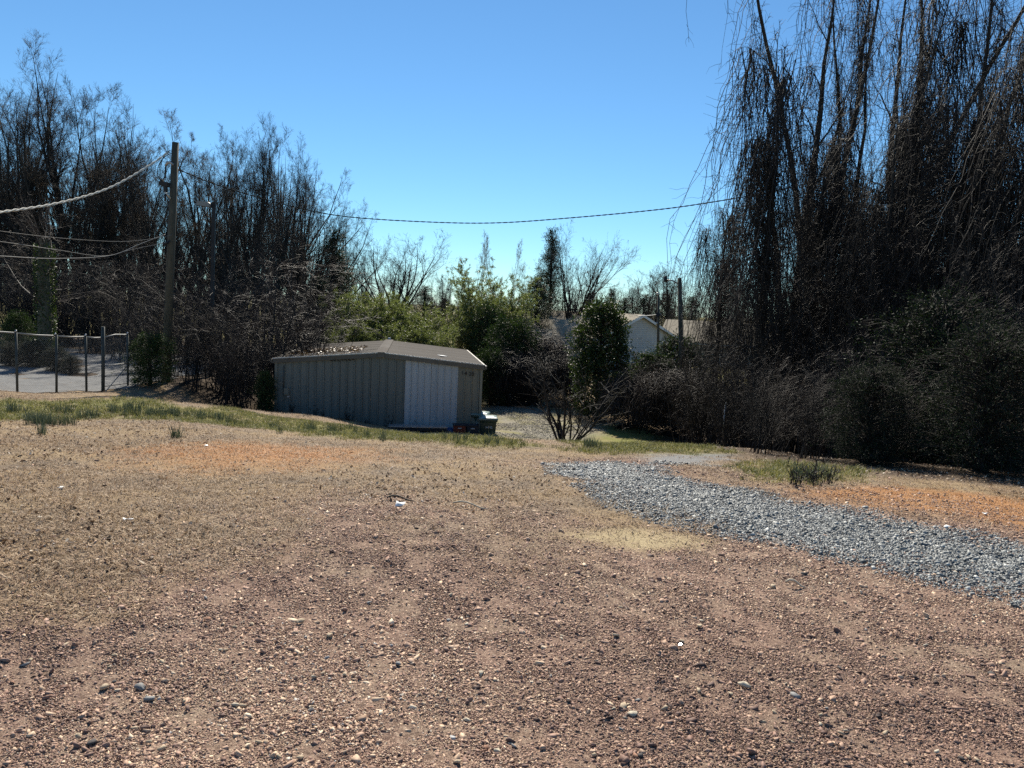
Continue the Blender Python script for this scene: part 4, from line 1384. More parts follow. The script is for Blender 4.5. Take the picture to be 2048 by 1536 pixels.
def bare_tree(name, seed, H=18.0, r=0.28, leaders=4, n1=9, n2=8, n3=7, n4=3, frac=0.5, spread=0.32, ang1=0.6, trop=0.08, mats=None, len1=0.34, low=5, wig=0.14, twig_r=0.006):
    """a trunk that breaks into several leaders, each with three or four orders of branches"""
    rg = np.random.default_rng(seed)
    tp, tr = trunk_path(rg, H * frac, r, 9, 0.06)
    tr = r * np.linspace(1.0, 0.62, 9)[None]; tr[0, 0] *= 1.25
    lp, lr, lL = grow(rg, tp, tr, leaders, 0.55, 1.0, H * (1 - frac) * 1.1, spread, 9, trop * 0.5, 0.09, 0.75, 0.12, 0.06, 0.02, 0.09, (0.88, 1.04))
    # one leader carries on from the top
    lp[0] += tp[0, -1] - lp[0, 0]
    bp, br, bL = grow(rg, tp, tr, low, 0.3, 0.95, H * 0.30, 0.8, 8, trop, 0.12, 0.4, 0.3, 0.12, 0.015)
    B1, B2, B3, B4 = [], [], [], []
    for p_, r_, hh, k in ((lp, lr, lL, n1), (bp, br, bL * 0.9, 6)):
        p1, r1, L1 = grow(rg, p_, r_, k, 0.1, 0.98, hh * len1, ang1, 6, trop, wig * 0.8, 0.5, 0.45, 0.18, 0.009)
        p2, r2, L2 = grow(rg, p1, r1, n2, 0.15, 1.0, L1 * 0.55, 0.6, 5, trop * 0.9, wig, 0.55, 0.45, 0.25, 0.006)
        p3, r3, L3 = grow(rg, p2, r2, n3, 0.15, 1.0, L2 * 0.6, 0.6, 3, trop * 0.8, wig, 0.6, 0.4, 0.3, twig_r)
        B1 += [(p_, r_)]; B2 += [(p1, r1), (p2, r2)]; B3.append((p3, r3))
        if n4:
            p4, r4, L4 = grow(rg, p3, r3, n4, 0.2, 1.0, np.maximum(L3 * 0.75, 0.28), 0.5, 2, trop * 0.6, wig, 0.7, 0.4, 0.4, twig_r * 0.7)
            B4.append((p4, r4))
    mb, mw = mats or (M_BARK, M_TWIG)
    root = empty(name)
    V, F = tubes(tp, tr, 9)
    link('trunk', mesh_np('trunk', V, F, [mb], True), root)
    V, F = join([tubes(p_, r_, 6) for p_, r_ in B1] + [tubes(p_, r_, 4) for p_, r_ in B2])
    link('limbs', mesh_np('limbs', V, F, [mb], True), root)
    V, F = join([tubes(p_, r_, 3) for p_, r_ in B3 + B4])
    link('crown', mesh_np('crown', V, F, [mw]), root)
    root['h'] = float(np.percentile(B3[0][0][..., 2], 98.8))
    return root


def place(proto, x, y, H, rz, label, cat, group, name=None, first=[], sxy=1.0, sink=0.05, tilt=(0, 0)):
    o = copy_tree(proto) if proto.name in first else proto
    first.append(proto.name)
    s_ = H / proto['h']
    o.location = (x, y, zt(x, y) - sink)
    o.scale = (s_ * sxy, s_ * sxy, s_)
    o.rotation_euler = (tilt[0], tilt[1], rz)
    return tag(o, label, cat, group)


def by_pixel(proto, px_, top_py, y, label, cat, group, rz=None, sxy=1.0, **kw):
    q = P(px_, top_py, y)
    H = q.z - zt(q.x, y)
    return place(proto, q.x, y, H, (px_ * 1.7) % 6.28 if rz is None else rz, label, cat, group, sxy=sxy, **kw)


tA = bare_tree('bare_tree', 1, 18, 0.25, 7, 8, 9, 7, 3, 0.42, 0.2)
tB = bare_tree('bare_tree', 2, 18, 0.24, 8, 7, 9, 7, 3, 0.34, 0.24)
tC = bare_tree('bare_tree', 3, 18, 0.27, 7, 7, 9, 7, 3, 0.36, 0.32, wig=0.2)
tD = bare_tree('bare_tree', 4, 18, 0.22, 9, 6, 9, 7, 3, 0.32, 0.25, trop=0.11)
tE = bare_tree('bare_tree', 5, 14, 0.28, 11, 7, 8, 5, 2, 0.2, 0.42, trop=0.07, len1=0.42, low=6, twig_r=0.009)   # round headed
tT = bare_tree('bare_tree', 6, 14, 0.18, 5, 9, 8, 7, 3, 0.45, 0.30, mats=(M_BARK, M_TWIGT), len1=0.3)
tP = bare_tree('pale_bare_tree', 7, 16, 0.15, 4, 7, 6, 5, 2, 0.4, 0.28, mats=(M_TWIGP, M_TWIGP), twig_r=0.009)

GW = 'bare trees of the wood on the left'
for pr_, px_, py_, y_, sx, lab in (
        (tB, 8, 120, 41, 1.0, 'tall bare tree cut by the left edge of the picture'),
        (tA, 118, 100, 44, 0.95, 'tallest bare tree of the left wood, its twigs beaded with buds'),
        (tC, 60, 190, 38, 0.9, 'bare tree with crooked limbs between the two tallest on the left'),
        (tD, 245, 195, 46, 0.95, 'dome topped bare tree between the tallest tree and the utility pole'),
        (tA, 190, 290, 38, 0.9, None),
        (tT, 85, 305, 34, 0.95, 'tan twigged bare tree low at the far left'),
        (tT, 215, 298, 35, 1.0, 'tan twigged bare tree just left of the utility pole'),
        (tT, 395, 250, 42, 0.95, 'tan twigged bare tree just behind the utility pole top'),
        (tB, 440, 300, 44, 0.8, None),
        (tA, 515, 243, 44, 0.75, 'bare tree with a spiky leader right of the lamp post'),
        (tD, 585, 268, 47, 0.9, 'fan shaped bare tree at the right shoulder of the left wood'),
        (tB, 640, 365, 50, 0.85, 'outermost bare tree where the left wood slopes to the sky'),
        (tC, 470, 330, 40, 0.8, None), (tD, 330, 330, 50, 0.9, None), (tA, 150, 330, 52, 1.0, None),
        (tC, 20, 300, 54, 1.0, None), (tB, 270, 350, 40, 0.8, None), (tA, 560, 350, 41, 0.8, None),
        (tB, 100, 300, 58, 1.0, None), (tC, 380, 330, 56, 1.0, None), (tA, 610, 390, 56, 1.0, None), (tD, -60, 160, 44, 1.0, None),
        (tA, -30, 260, 36, 0.9, None), (tB, 530, 400, 37, 0.7, None), (tC, 675, 430, 58, 0.9, None),
        (tD, 20, 230, 48, 1.0, None), (tB, 160, 240, 50, 1.0, None), (tA, 225, 250, 52, 1.0, None), (tC, 290, 270, 54, 1.0, None), (tD, 420, 300, 52, 0.9, None), (tA, 545, 290, 50, 0.8, None), (tB, 495, 280, 54, 0.8, None), (tD, 350, 310, 44, 0.8, None), (tC, 620, 400, 45, 0.7, None), (tA, 260, 320, 44, 0.8, None), (tD, 690, 470, 62, 0.8, None), (tB, 80, 200, 56, 1.0, None),
        (tA, 300, 290, 60, 1.0, None), (tD, 60, 260, 62, 1.0, None), (tB, 190, 260, 62, 1.0, None), (tA, 480, 310, 62, 1.0, None), (tC, 590, 350, 62, 1.0, None)):
    y_ = max(y_ * 1.2, 50) if px_ < 300 else y_
    by_pixel(pr_, px_, py_, y_, lab or 'grey bare tree deep in the wood on the left', 'tree', GW, sxy=sx)
by_pixel(tE, 785, 468, 60, 'round headed bare tree standing above the bamboo', 'tree', None, sxy=1.25)
by_pixel(tB, 728, 470, 56, 'slim dark bare tree left of the round headed one', 'tree', None, sxy=0.5)
by_pixel(tE, 1150, 468, 64, 'broad bare tree with arching crown behind the tan roofed house', 'tree', None, rz=1.0, sxy=0.95)
by_pixel(tE, 1075, 520, 70, 'short bare tree left of the cedar in the middle distance', 'tree', None, rz=2.0, sxy=0.8)
for k, (px_, py_) in enumerate(((955, 478), (990, 463), (1025, 480))):
    by_pixel(tP, px_, py_, 84 + k, ('left', 'middle', 'right')[k] + ' one of the three pale thin trees above the tall bamboo', 'tree', 'pale thin trees above the bamboo', sxy=0.55)
for px_, py_, y_ in ((885, 545, 80), (910, 560, 72), (1225, 570, 96)):
    by_pixel(tC, px_, py_, y_, {885: 'small bare tree in the gap right of the bamboo row', 910: 'crooked small bare tree beside the tall bamboo', 1225: 'low bare tree left of the distant treeline gap'}[px_], 'tree', None, sxy=0.9)
for px_, py_, y_, l_ in ((1345, 520, 88, 'bare tree rising behind the street light arm'), (1300, 545, 92, 'bare tree above the far utility pole'), (1270, 560, 98, 'bare tree right of the far evergreen')):
    by_pixel(tA if px_ != 1300 else tC, px_, py_, y_, l_, 'tree', None, sxy=1.1)


# ------------------------------------------------------------------ thickets
def bare_shrub(name, seed, H=5.0, stems=26, spread=1.4, n2=12, n3=7, mats=None, droop=-0.10, r=0.03, flare=0.5, twig=0.0055, len2=0.30, rmin2=0.007):
    rg = np.random.default_rng(seed)
    K = 8
    p_ = np.zeros((stems, K, 3))
    az = rg.uniform(0, 6.28, stems); out = rg.uniform(0.15, 1, stems) * flare
    d = norm(np.stack([np.cos(az) * out, np.sin(az) * out, np.ones(stems)], -1))
    p_[:, 0, :2] = rg.normal(0, spread * 0.35, (stems, 2)); p_[:, 0, 2] = -0.15
    L = H * rg.uniform(0.7, 1.15, stems)
    for k in range(1, K):
        d = d + rg.normal(0, 0.10, (stems, 3)); d[:, 2] += 0.10 + (droop * 2 - 0.10) * (k / K) ** 1.5
        d = norm(d)
        p_[:, k] = p_[:, k - 1] + d * (L / (K - 1))[:, None]
    r_ = r * rg.uniform(0.5, 1.2, stems)[:, None] * np.linspace(1, 0.2, K)[None]
    p2, r2, L2 = grow(rg, p_, r_, n2, 0.2, 1.0, L * len2, 0.7, 5, (0.08, droop), 0.18, 0.6, 0.4, 0.3, rmin2)
    p3, r3, L3 = grow(rg, p2, r2, n3, 0.15, 1.0, L2 * 0.5, 0.7, 3, (0.03, droop), 0.2, 0.7, 0.4, 0.4, twig)
    mb, mw = mats or (M_BARK, M_TWIG)
    root = empty(name)
    V, F = tubes(p_, r_, 5)
    link('stems', mesh_np('stems', V, F, [mb], True), root)
    V, F = join([tubes(p2, r2, 3), tubes(p3, r3, 3)])
    link('twigs', mesh_np('twigs', V, F, [mw]), root)
    zmax = max(p3[..., 2].max(), 0.1)
    root['h'] = float(np.percentile(p3[..., 2], 99.5))
    return root, (p2, p3)


sA, _ = bare_shrub('bare_thicket', 21, 5, 30, 1.6, 12, 8, (M_VINE, M_TWIGR), -0.16, flare=0.55)
sB, _ = bare_shrub('bare_thicket', 22, 5, 26, 1.2, 12, 8, (M_VINE, M_TWIG), -0.04, flare=0.35)
sC, _ = bare_shrub('bare_thicket', 23, 5, 34, 2.2, 11, 8, (M_VINE, M_TWIGR), -0.22, flare=0.8)
GT = 'bare thickets under the left wood'
for pr_, px_, py_, y_, sx, lab in (
        (sC, 520, 490, 30, 1.15, 'big rounded russet thicket between lamp post and shed'),
        (sA, 600, 555, 29, 0.9, 'russet thicket leaning over the left end of the shed'),
        (sA, 430, 560, 29, 0.9, None), (sB, 380, 590, 27.5, 0.9, None), (sB, 460, 620, 27, 0.9, None), (sA, 340, 600, 29, 0.9, None),
        (sB, 300, 560, 31, 0.9, None), (sC, 262, 610, 36, 0.9, None), (sA, 230, 580, 39, 0.9, None), (sB, 180, 560, 40, 1.0, None),
        (sA, 130, 540, 42, 1.0, None), (sC, 60, 560, 42, 1.0, None), (sB, 10, 540, 42, 1.0, None), (sA, -50, 560, 42, 1.0, None),
        (sB, 640, 600, 34, 0.9, None), (sC, 560, 560, 34, 1.0, None), (sA, 490, 640, 26.6, 0.8, None), (sB, 530, 660, 27.5, 0.8, None),
        (sA, 400, 520, 36, 1.0, None), (sC, 300, 520, 38, 1.1, None), (sB, 200, 500, 40, 1.1, None), (sA, 90, 480, 42, 1.2, None), (sB, 480, 500, 38, 1.1, None),
        (sC, 560, 500, 42, 1.1, None), (sA, 350, 470, 44, 1.2, None), (sA, 20, 450, 46, 1.3, None), (sB, 250, 450, 48, 1.3, None), (sC, 150, 450, 50, 1.3, None), (sB, 430, 450, 50, 1.3, None), (sA, 620, 520, 46, 1.2, None)):
    by_pixel(pr_, px_, py_, y_, lab or 'tangled bare thicket at the foot of the left wood', 'thicket', GT, sxy=sx)

# ------------------------------------------------------------------ leafy evergreens
M_BAMB = mat_leaf('bamboo_leaf', (0.07, 0.088, 0.035), (0.20, 0.215, 0.10), 0.36, 0.45, tcol=(1.4, 1.5, 0.8), spec=0.3)
M_BAMBC = mat_mottled('bamboo_culm', (0.10, 0.12, 0.035), (0.18, 0.19, 0.07), 3, 0.5, 0, 0.05)
M_MAGN = mat_leaf('glossy_leaf', (0.018, 0.035, 0.010), (0.055, 0.085, 0.028), 0.12, 0.65, spec=0.15)
M_CEDAR = mat_leaf('cedar_leaf', (0.012, 0.022, 0.009), (0.035, 0.05, 0.02), 0.15, 0.6)
M_IVY = mat_leaf('ivy_leaf', (0.018, 0.032, 0.009), (0.06, 0.085, 0.026), 0.2, 0.5, spec=0.3)
M_PRIV = mat_leaf('privet_leaf', (0.008, 0.016, 0.008), (0.026, 0.042, 0.02), 0.12, 0.65, spec=0.15)


def bamboo(seed, H=4.5, culms=34, spread=1.0, nl=28):
    rg = np.random.default_rng(seed)
    K = 8
    p_ = np.zeros((culms, K, 3))
    az = rg.uniform(0, 6.28, culms)
    d = norm(np.stack([np.cos(az) * 0.16, np.sin(az) * 0.16, np.ones(culms)], -1))
    p_[:, 0, :2] = rg.normal(0, spread * 0.5, (culms, 2)); p_[:, 0, 2] = -0.1
    L = H * rg.uniform(0.65, 1.1, culms)
    for k in range(1, K):
        d = d + rg.normal(0, 0.03, (culms, 3)); d[:, :2] += np.stack([np.cos(az), np.sin(az)], -1) * 0.02 * k ** 1.5 * 0.4
        d = norm(d)
        p_[:, k] = p_[:, k - 1] + d * (L / (K - 1))[:, None]
    r_ = 0.014 * np.ones((culms, 1)) * np.linspace(1, 0.25, K)[None]
    p2, r2, L2 = grow(rg, p_, r_, 24, 0.12, 1.0, 0.75, 0.8, 4, (0.1, -0.15), 0.12, 0.3, 0.4, 0.4, 0.0025)
    pts, dr = along(rg, p2, nl, 0.15, 1.0)
    dd = dr + rg.normal(0, 0.7, dr.shape); dd[:, 2] -= 0.35
    V, F = leaves(rg, pts, dd, 0.19, 0.034)
    root = empty('bamboo_clump')
    Vt, Ft = join([tubes(p_, r_, 5), tubes(p2, r2, 3)])
    link('culms', mesh_np('culms', Vt, Ft, [M_BAMBC]), root)
    link('foliage', mesh_np('foliage', V, F, [M_BAMB]), root)
    root['h'] = float(np.percentile(pts[:, 2], 99.5))
    return root


bA, bB = bamboo(31, 4.5, 40, 1.0, 30), bamboo(32, 6.5, 36, 1.0, 28)
GB = 'bamboo clumps behind the shed'
for pr_, px_, py_, y_, sx, lab in (
        (bA, 672, 655, 39.5, 0.8, 'low bamboo clump at the left end of the bamboo row'),
        (bA, 718, 592, 42, 1.0, 'left hump of the bright bamboo row behind the shed'),
        (bA, 770, 588, 43, 0.95, 'middle hump of the bright bamboo row behind the shed roof'),
        (bA, 828, 614, 42, 0.95, 'right hump of the bright bamboo row behind the shed'),
        (bA, 872, 650, 40, 0.85, 'low bamboo clump behind the right slope of the shed roof'),
        (bA, 745, 645, 40, 0.9, 'front bamboo clump directly behind the ridge of the shed'),
        (bA, 805, 650, 40, 0.9, 'front bamboo clump right of the shed ridge'),
        (bB, 985, 532, 47, 0.95, 'tallest bamboo clump right of the shed, dark at its heart'),
        (bB, 963, 556, 48, 0.8, 'upper left of the tallest bamboo clump'),
        (bB, 1012, 560, 48, 0.8, 'upper right of the tallest bamboo clump'),
        (bB, 935, 600, 45, 0.75, 'yellowish bamboo on the left flank of the tallest clump'),
        (bB, 1030, 600, 46, 0.75, 'pale bamboo on the right flank of the tallest clump')):
    by_pixel(pr_, px_, py_, y_, lab, 'bamboo', GB, sxy=sx)


def evergreen(name, seed, H, r, mat, shape='round', n=9000, leaf=0.11, lw=0.055, sprays=260, gap=0.0, K=5):
    """trunk, limbs and leaf sprays filling a rounded, conical or columnar crown"""
    rg = np.random.default_rng(seed)
    tp, tr = trunk_path(rg, H * 0.95, 0.035 * H, 8, 0.03)
    # spray ends on the crown surface and inside it
    t_ = rg.uniform(0.06, 1, sprays)
    if shape == 'cone':
        t_ = np.clip(np.round(t_ * 15) / 15 + rg.normal(0, 0.012, sprays), 0.05, 1); rad = r * (1 - t_) ** 0.75 * rg.uniform(0.25, 1.15, sprays) + 0.08
    elif shape == 'column':
        rad = r * np.sqrt(np.clip(1 - (np.abs(t_ - 0.45) / 0.56) ** 3.2, 0.02, 1)) * rg.uniform(0.75, 1.05, sprays)
    else:
        rad = r * np.sqrt(np.clip(1 - ((t_ - 0.48) / 0.54) ** 2, 0.02, 1)) * rg.uniform(0.5, 1.1, sprays)
    az = rg.uniform(0, 6.28, sprays)
    lump = 1 + 0.22 * np.sin(az * 3 + t_ * 9 + seed) + 0.15 * np.sin(az * 5 - t_ * 14)
    E = np.stack([np.cos(az) * rad * lump, np.sin(az) * rad * lump, t_ * H], -1)
    zb = np.clip(E[:, 2] - rg.uniform(0.1, 0.5, sprays) * r * 0.8, 0.05, H * 0.93)
    S_ = np.stack([np.interp(zb, tp[0, :, 2], tp[0, :, 0]), np.interp(zb, tp[0, :, 2], tp[0, :, 1]), zb], -1)
    p_ = np.stack([S_ + (E - S_) * k / (K - 1) + np.array([0, 0, 1]) * (0.12 * r * math.sin(math.pi * k / (K - 1))) + rg.normal(0, 0.03, (sprays, 3)) for k in range(K)], 1)
    r_ = np.linspace(0.02, 0.005, K)[None] * np.ones((sprays, 1))
    p2, r2, L2 = grow(rg, p_, r_, 6, 0.45, 1.0, np.maximum(0.35 * r, 0.22), 0.7, 3, 0.0, 0.2, 0.6, 0.3, 0.5, 0.003)
    per = max(1, n // (len(p2)))
    pts, dr = along(rg, p2, per, 0.1, 1.05)
    pts = pts + rg.normal(0, leaf * 0.5, pts.shape)
    dd = dr + rg.normal(0, 0.6, dr.shape); dd[:, 2] += 0.1
    V, F = leaves(rg, pts, dd, leaf, lw)
    root = empty(name)
    link('trunk', mesh_np('trunk', *tubes(tp, tr, 8), [M_BARK], True), root)
    Vt, Ft = join([tubes(p_, r_, 4), tubes(p2, r2, 3)])
    link('limbs', mesh_np('limbs', Vt, Ft, [M_BARK]), root)
    link('crown', mesh_np('crown', V, F, [mat]), root)
    root['h'] = H
    return root


eMag = evergreen('magnolia_tree', 41, 5, 1.9, M_MAGN, 'round', 12000, 0.15, 0.065, 280)
eCed = evergreen('cedar_tree', 42, 9, 2.5, M_CEDAR, 'cone', 20000, 0.15, 0.04, 240)
eCol = evergreen('ivy_column', 43, 5.0, 1.25, M_IVY, 'column', 22000, 0.10, 0.075, 460)
ePri = evergreen('privet_shrub', 44, 3.2, 1.5, M_PRIV, 'round', 20000, 0.055, 0.024, 420)
eBush = evergreen('leafy_shrub', 45, 2.6, 1.2, M_MAGN, 'round', 9000, 0.10, 0.05, 240)

by_pixel(eMag, 1020, 640, 39, 'glossy leaved shrub catching light in front of the tall bamboo', 'shrub', None, sxy=1.0)
by_pixel(eMag, 975, 615, 43.5, 'dark leafy tree filling the shade under the tall bamboo', 'tree', None, sxy=0.9, rz=2.2)
by_pixel(eMag, 985, 700, 36.5, 'dark evergreen shrub right behind the shed corner', 'shrub', None, sxy=0.9, rz=4.2)
by_pixel(eCed, 668, 465, 50, 'dark cedar between the left wood and the bamboo', 'tree', None, sxy=1.1)
by_pixel(eCed, 640, 560, 44, 'dark evergreen under the cedar at the end of the left wood', 'tree', None, sxy=1.5, rz=1.1)
by_pixel(eCed, 1105, 466, 66, 'spiky topped cedar in front of the broad bare tree', 'tree', None, sxy=0.75, rz=2.0)
by_pixel(eCed, 1075, 560, 58, 'dark evergreen at the foot of the spiky cedar', 'tree', None, sxy=1.4, rz=3.0)
by_pixel(eCed, 1223, 580, 80, 'small dark conifer above the tan roof', 'tree', None, sxy=0.9, rz=0.4)
by_pixel(eCed, 850, 575, 75, 'dark rounded evergreen in the gap beyond the bamboo row', 'tree', None, sxy=1.6, rz=5.0)
by_pixel(eCol, 1208, 606, 34, 'ivy covered column of leaves in front of the grey house', 'ivy column', None, sxy=1.0)
by_pixel(eBush, 1310, 712, 36, 'leafy mound of ivy right of the ivy column', 'shrub', None, sxy=1.3)
by_pixel(eBush, 1362, 680, 37, 'taller ivy mound beside the street light pole', 'shrub', None, sxy=1.0, rz=2.0)
by_pixel(eMag, 300, 668, 25.6, 'glossy leaved bush at the end of the chain-link fence', 'shrub', None, sxy=1.15, rz=1.3)
by_pixel(eMag, 35, 625, 33, 'dark round bush behind the fence at the left edge', 'shrub', None, sxy=0.9, rz=0.6)
by_pixel(eBush, 530, 745, 26.2, 'small green bush at the left corner of the shed', 'shrub', None, sxy=0.6, rz=0.3)

# planting bed in the lot: ivy clad trunk and clipped shrubs
q = P(92, 690, 31)
rg = np.random.default_rng(61)
tp, tr = trunk_path(rg, 5.2, 0.33, 8, 0.03)
ivt = empty('ivy_clad_trunk', (q.x, 31, zt(q.x, 31)), 0, 'thick ivy clad trunk in the planting bed behind the fence', 'tree')
tr = np.linspace(0.3, 0.2, 8)[None]
link('trunk', mesh_np('trunk', *tubes(tp, tr, 10), [mat_mottled('mossy_bark', (0.08, 0.075, 0.05), (0.15, 0.135, 0.095), 5, 0.9, 0, 0.5, 0.2, vscale=(4, 4, 0.7))], True), ivt)
p1, r1, L1 = grow(rg, tp, tr, 16, 0.4, 1.0, 3.2, 0.7, 6, 0.1, 0.12, 0.14, 0.3, 0.2, 0.01)
p2, r2, L2 = grow(rg, p1, r1, 9, 0.2, 1, L1 * 0.5, 0.7, 4, 0.08, 0.14, 0.5, 0.4, 0.3, 0.004)
p3, r3, L3 = grow(rg, p2, r2, 8, 0.2, 1, L2 * 0.5, 0.7, 3, 0.08, 0.14, 0.5, 0.4, 0.3, 0.004)
V, F = join([tubes(p1, r1, 5), tubes(p2, r2, 3), tubes(p3, r3, 3)])
link('limbs', mesh_np('limbs', V, F, [M_TWIGR]), ivt)
n = 2600
zz_ = rg.uniform(0, 5, n) ** 1.0; az = rg.uniform(0, 6.28, n)
pts = np.stack([np.cos(az) * (0.3 + rg.uniform(0, .12, n)), np.sin(az) * (0.3 + rg.uniform(0, .12, n)), zz_], -1)
V, F = leaves(rg, pts, rg.normal(size=(n, 3)), 0.09, 0.07)
link('ivy', mesh_np('ivy', V, F, [M_IVY]), ivt)
GBED = 'shrubs of the planting bed behind the fence'
for px_, py_, y_, h_, l_ in ((20, 718, 30, 1.0, 'clipped shrub at the left end of the planting bed'), (62, 716, 30.2, 1.1, 'clipped shrub left of the ivy clad trunk'), (112, 718, 29.6, 1.0, 'clipped shrub at the foot of the ivy clad trunk'), (142, 730, 29.2, 0.8, 'clipped shrub at the right end of the planting bed')):
    q = P(px_, py_, y_)
    place(ePri, q.x, y_, h_, px_, l_, 'shrub', GBED, sxy=1.25)

#@@SECTION right wood
# ================================================================== VINE-DRAPED WOOD ON THE RIGHT
def vine_tree(name, seed, H, r, lean=(0, 0), limbs=16, t0=0.3, ang=0.8, L1=0.3, arch=(0.28, -0.45), strands=900, hang=(0.15, 0.85), stw=5, forks=0, cloak=0.0, crown_up=0.0, S2=6, S3=5, ivy=0):
    rg = np.random.default_rng(seed)
    tp, tr = trunk_path(rg, H, r, 12, 0.05, lean)
    tk = [(tp, tr)]
    if forks:
        fp, fr_, _ = grow(rg, tp, tr, forks, 0.1, 0.45, H * 0.8, 0.16, 12, 0.05, 0.06, 0.72, 0.3, 0.1, angj=0.06)
        tk.append((fp, fr_))
    A1, A2, A3 = [], [], []
    for p_, r_ in tk:
        hh = np.linalg.norm(p_[:, -1] - p_[:, 0], axis=-1)
        n1 = limbs if len(p_) == 1 else max(5, limbs // 2)
        p1, r1, Ln = grow(rg, p_, r_, n1, t0, 1.0, hh * L1, ang, 9, arch, 0.13, 0.45, 0.35, 0.2, 0.012)
        p2, r2, Lm = grow(rg, p1, r1, S2, 0.15, 1, Ln * 0.5, 0.7, 6, (arch[0] * 0.6, arch[1] * 0.8), 0.2, 0.5, 0.4, 0.3, 0.007)
        p3, r3, Lk = grow(rg, p2, r2, S3, 0.1, 1, np.maximum(Lm * 0.5, 0.3), 0.8, 4, (0.05, -0.3), 0.3, 0.6, 0.3, 0.4, 0.007)
        A1.append((p1, r1)); A2.append((p2, r2)); A3.append((p3, r3))
    src = [p_ for p_, _ in A1] + [p_ for p_, _ in A2]
    pts = np.concatenate([along(rg, p_, max(1, int(strands * 4 / len(p_))), 0.3, 1.0)[0] for p_ in src])
    # vines bunch: prefer points near a few attractors
    w = vnoise(pts[:, 0] * 1.0 + pts[:, 2] * 0.2, pts[:, 1] + 3, 1.6, seed) ** 2
    pts = pts[rg.choice(len(pts), strands, False, w / w.sum())]
    K = 13
    sp = np.empty((strands, K, 3)); sp[:, 0] = pts
    L = np.maximum(pts[:, 2], 0.4) * rg.uniform(hang[0], hang[1], strands)
    ax = norm(np.stack([pts[:, 0] - lean[0] * pts[:, 2], pts[:, 1] - lean[1] * pts[:, 2], np.zeros(strands)], -1))
    d = norm(np.stack([np.zeros(strands), np.zeros(strands), -np.ones(strands)], -1) + rg.normal(0, 0.25, (strands, 3)) + ax * cloak)
    for k in range(1, K):
        d = d + rg.normal(0, 0.24, (strands, 3)); d[:, 2] -= 0.5
        d = norm(d)
        sp[:, k] = sp[:, k - 1] + d * (L / (K - 1))[:, None]
    sp[..., 2] = np.maximum(sp[..., 2], 0.02)
    sr = rg.uniform(0.006, 0.015, strands)[:, None] * np.linspace(1, 0.5, K)[None]
    q3, qr, _ = grow(rg, sp, sr, stw, 0.05, 1.0, np.full(strands, 0.75), 0.9, 4, (0.1, -0.22), 0.5, 0.7, 0.2, 0.5, 0.006)
    root = empty(name)
    V, F = join([tubes(p_, r_, 10) for p_, r_ in tk])
    link('trunk', mesh_np('trunk', V, F, [M_BARK], True), root)
    V, F = join([tubes(p_, r_, 5) for p_, r_ in A1] + [tubes(p_, r_, 4) for p_, r_ in A2] + [tubes(p_, r_, 3) for p_, r_ in A3])
    link('crown', mesh_np('crown', V, F, [M_TWIG]), root)
    V, F = join([tubes(sp, sr, 3), tubes(q3, qr, 3)])
    link('vines', mesh_np('vines', V, F, [M_VINE]), root)
    if ivy:
        pts, dr = along(rg, tp, ivy, 0.02, 0.75)
        az = rg.uniform(0, 6.28, ivy); rr_ = rg.uniform(0.25, 0.45, ivy)
        pts = pts + np.stack([np.cos(az) * rr_, np.sin(az) * rr_, np.zeros(ivy)], -1)
        V, F = leaves(rg, pts, rg.normal(size=(ivy, 3)), 0.09, 0.07)
        link('ivy', mesh_np('ivy', V, F, [M_IVY]), root)
    root['h'] = H
    return root


def rplace(o, px_, y, label, H=None, cat='tree', group=None, rz=0.0):
    q = P(px_, 640, y)
    o.location = (q.x, y, zt(q.x, y) - 0.05)
    o.rotation_euler = (0, 0, rz)
    if H:
        s_ = H / o['h']; o.scale = (s_, s_, s_)
    return tag(o, label, cat, group)


def hpix(px_, top_py, y):
    q = P(px_, top_py, y)
    return q.z - zt(q.x, y)


GV = 'vine draped trees on the right'
v1 = vine_tree('vine_draped_tree', 71, 12.0, 0.24, (0, 0), 18, 0.38, 0.8, 0.2, (0.34, -0.62), 420, (0.15, 0.95), 9)
rplace(v1, 1520, 22.5, 'weeping vine draped tree at the left edge of the right wood', hpix(1520, 120, 22.5), group=GV)
v2 = vine_tree('vine_draped_tree', 72, 17.5, 0.30, (0.03, 0), 18, 0.3, 0.5, 0.14, (0.25, -0.1), 260, (0.05, 0.35), 8, forks=4)
rplace(v2, 1585, 27, 'tall many stemmed tree just right of the weeping one, top out of frame', hpix(1600, -60, 27), group=GV)
v3 = vine_tree('vine_draped_tree', 73, 17.5, 0.26, (0.06, 0), 16, 0.3, 0.45, 0.14, (0.25, -0.05), 240, (0.05, 0.35), 8, forks=3)
rplace(v3, 1645, 29, 'slender upright trees of the right wood leaning to the right', hpix(1690, -80, 29), group=GV)
v4 = vine_tree('vine_draped_tree', 74, 13.5, 0.2, (0.16, 0), 14, 0.3, 0.7, 0.17, (0.15, -0.5), 420, (0.15, 0.7), 9)
rplace(v4, 1690, 21, 'leaning trunk hung with a diagonal sheet of vines', hpix(1870, -10, 21), group=GV)
v5 = vine_tree('vine_draped_tree', 75, 12.0, 0.22, (0.02, 0), 18, 0.4, 0.9, 0.13, (0.1, -0.6), 640, (0.2, 0.9), 9, cloak=0.1)
rplace(v5, 1995, 16.5, 'spire shaped tree cloaked in dark vines at the right edge', hpix(2003, 28, 16.5), group=GV)
v6 = vine_tree('vine_draped_tree', 76, 12.0, 0.24, (0, 0), 18, 0.35, 0.85, 0.2, (0.2, -0.5), 460, (0.2, 0.9), 9, cloak=0.1)
rplace(v6, 2110, 15.5, 'flat topped mass of vines cut by the right edge', hpix(2080, 110, 15.5), group=GV)
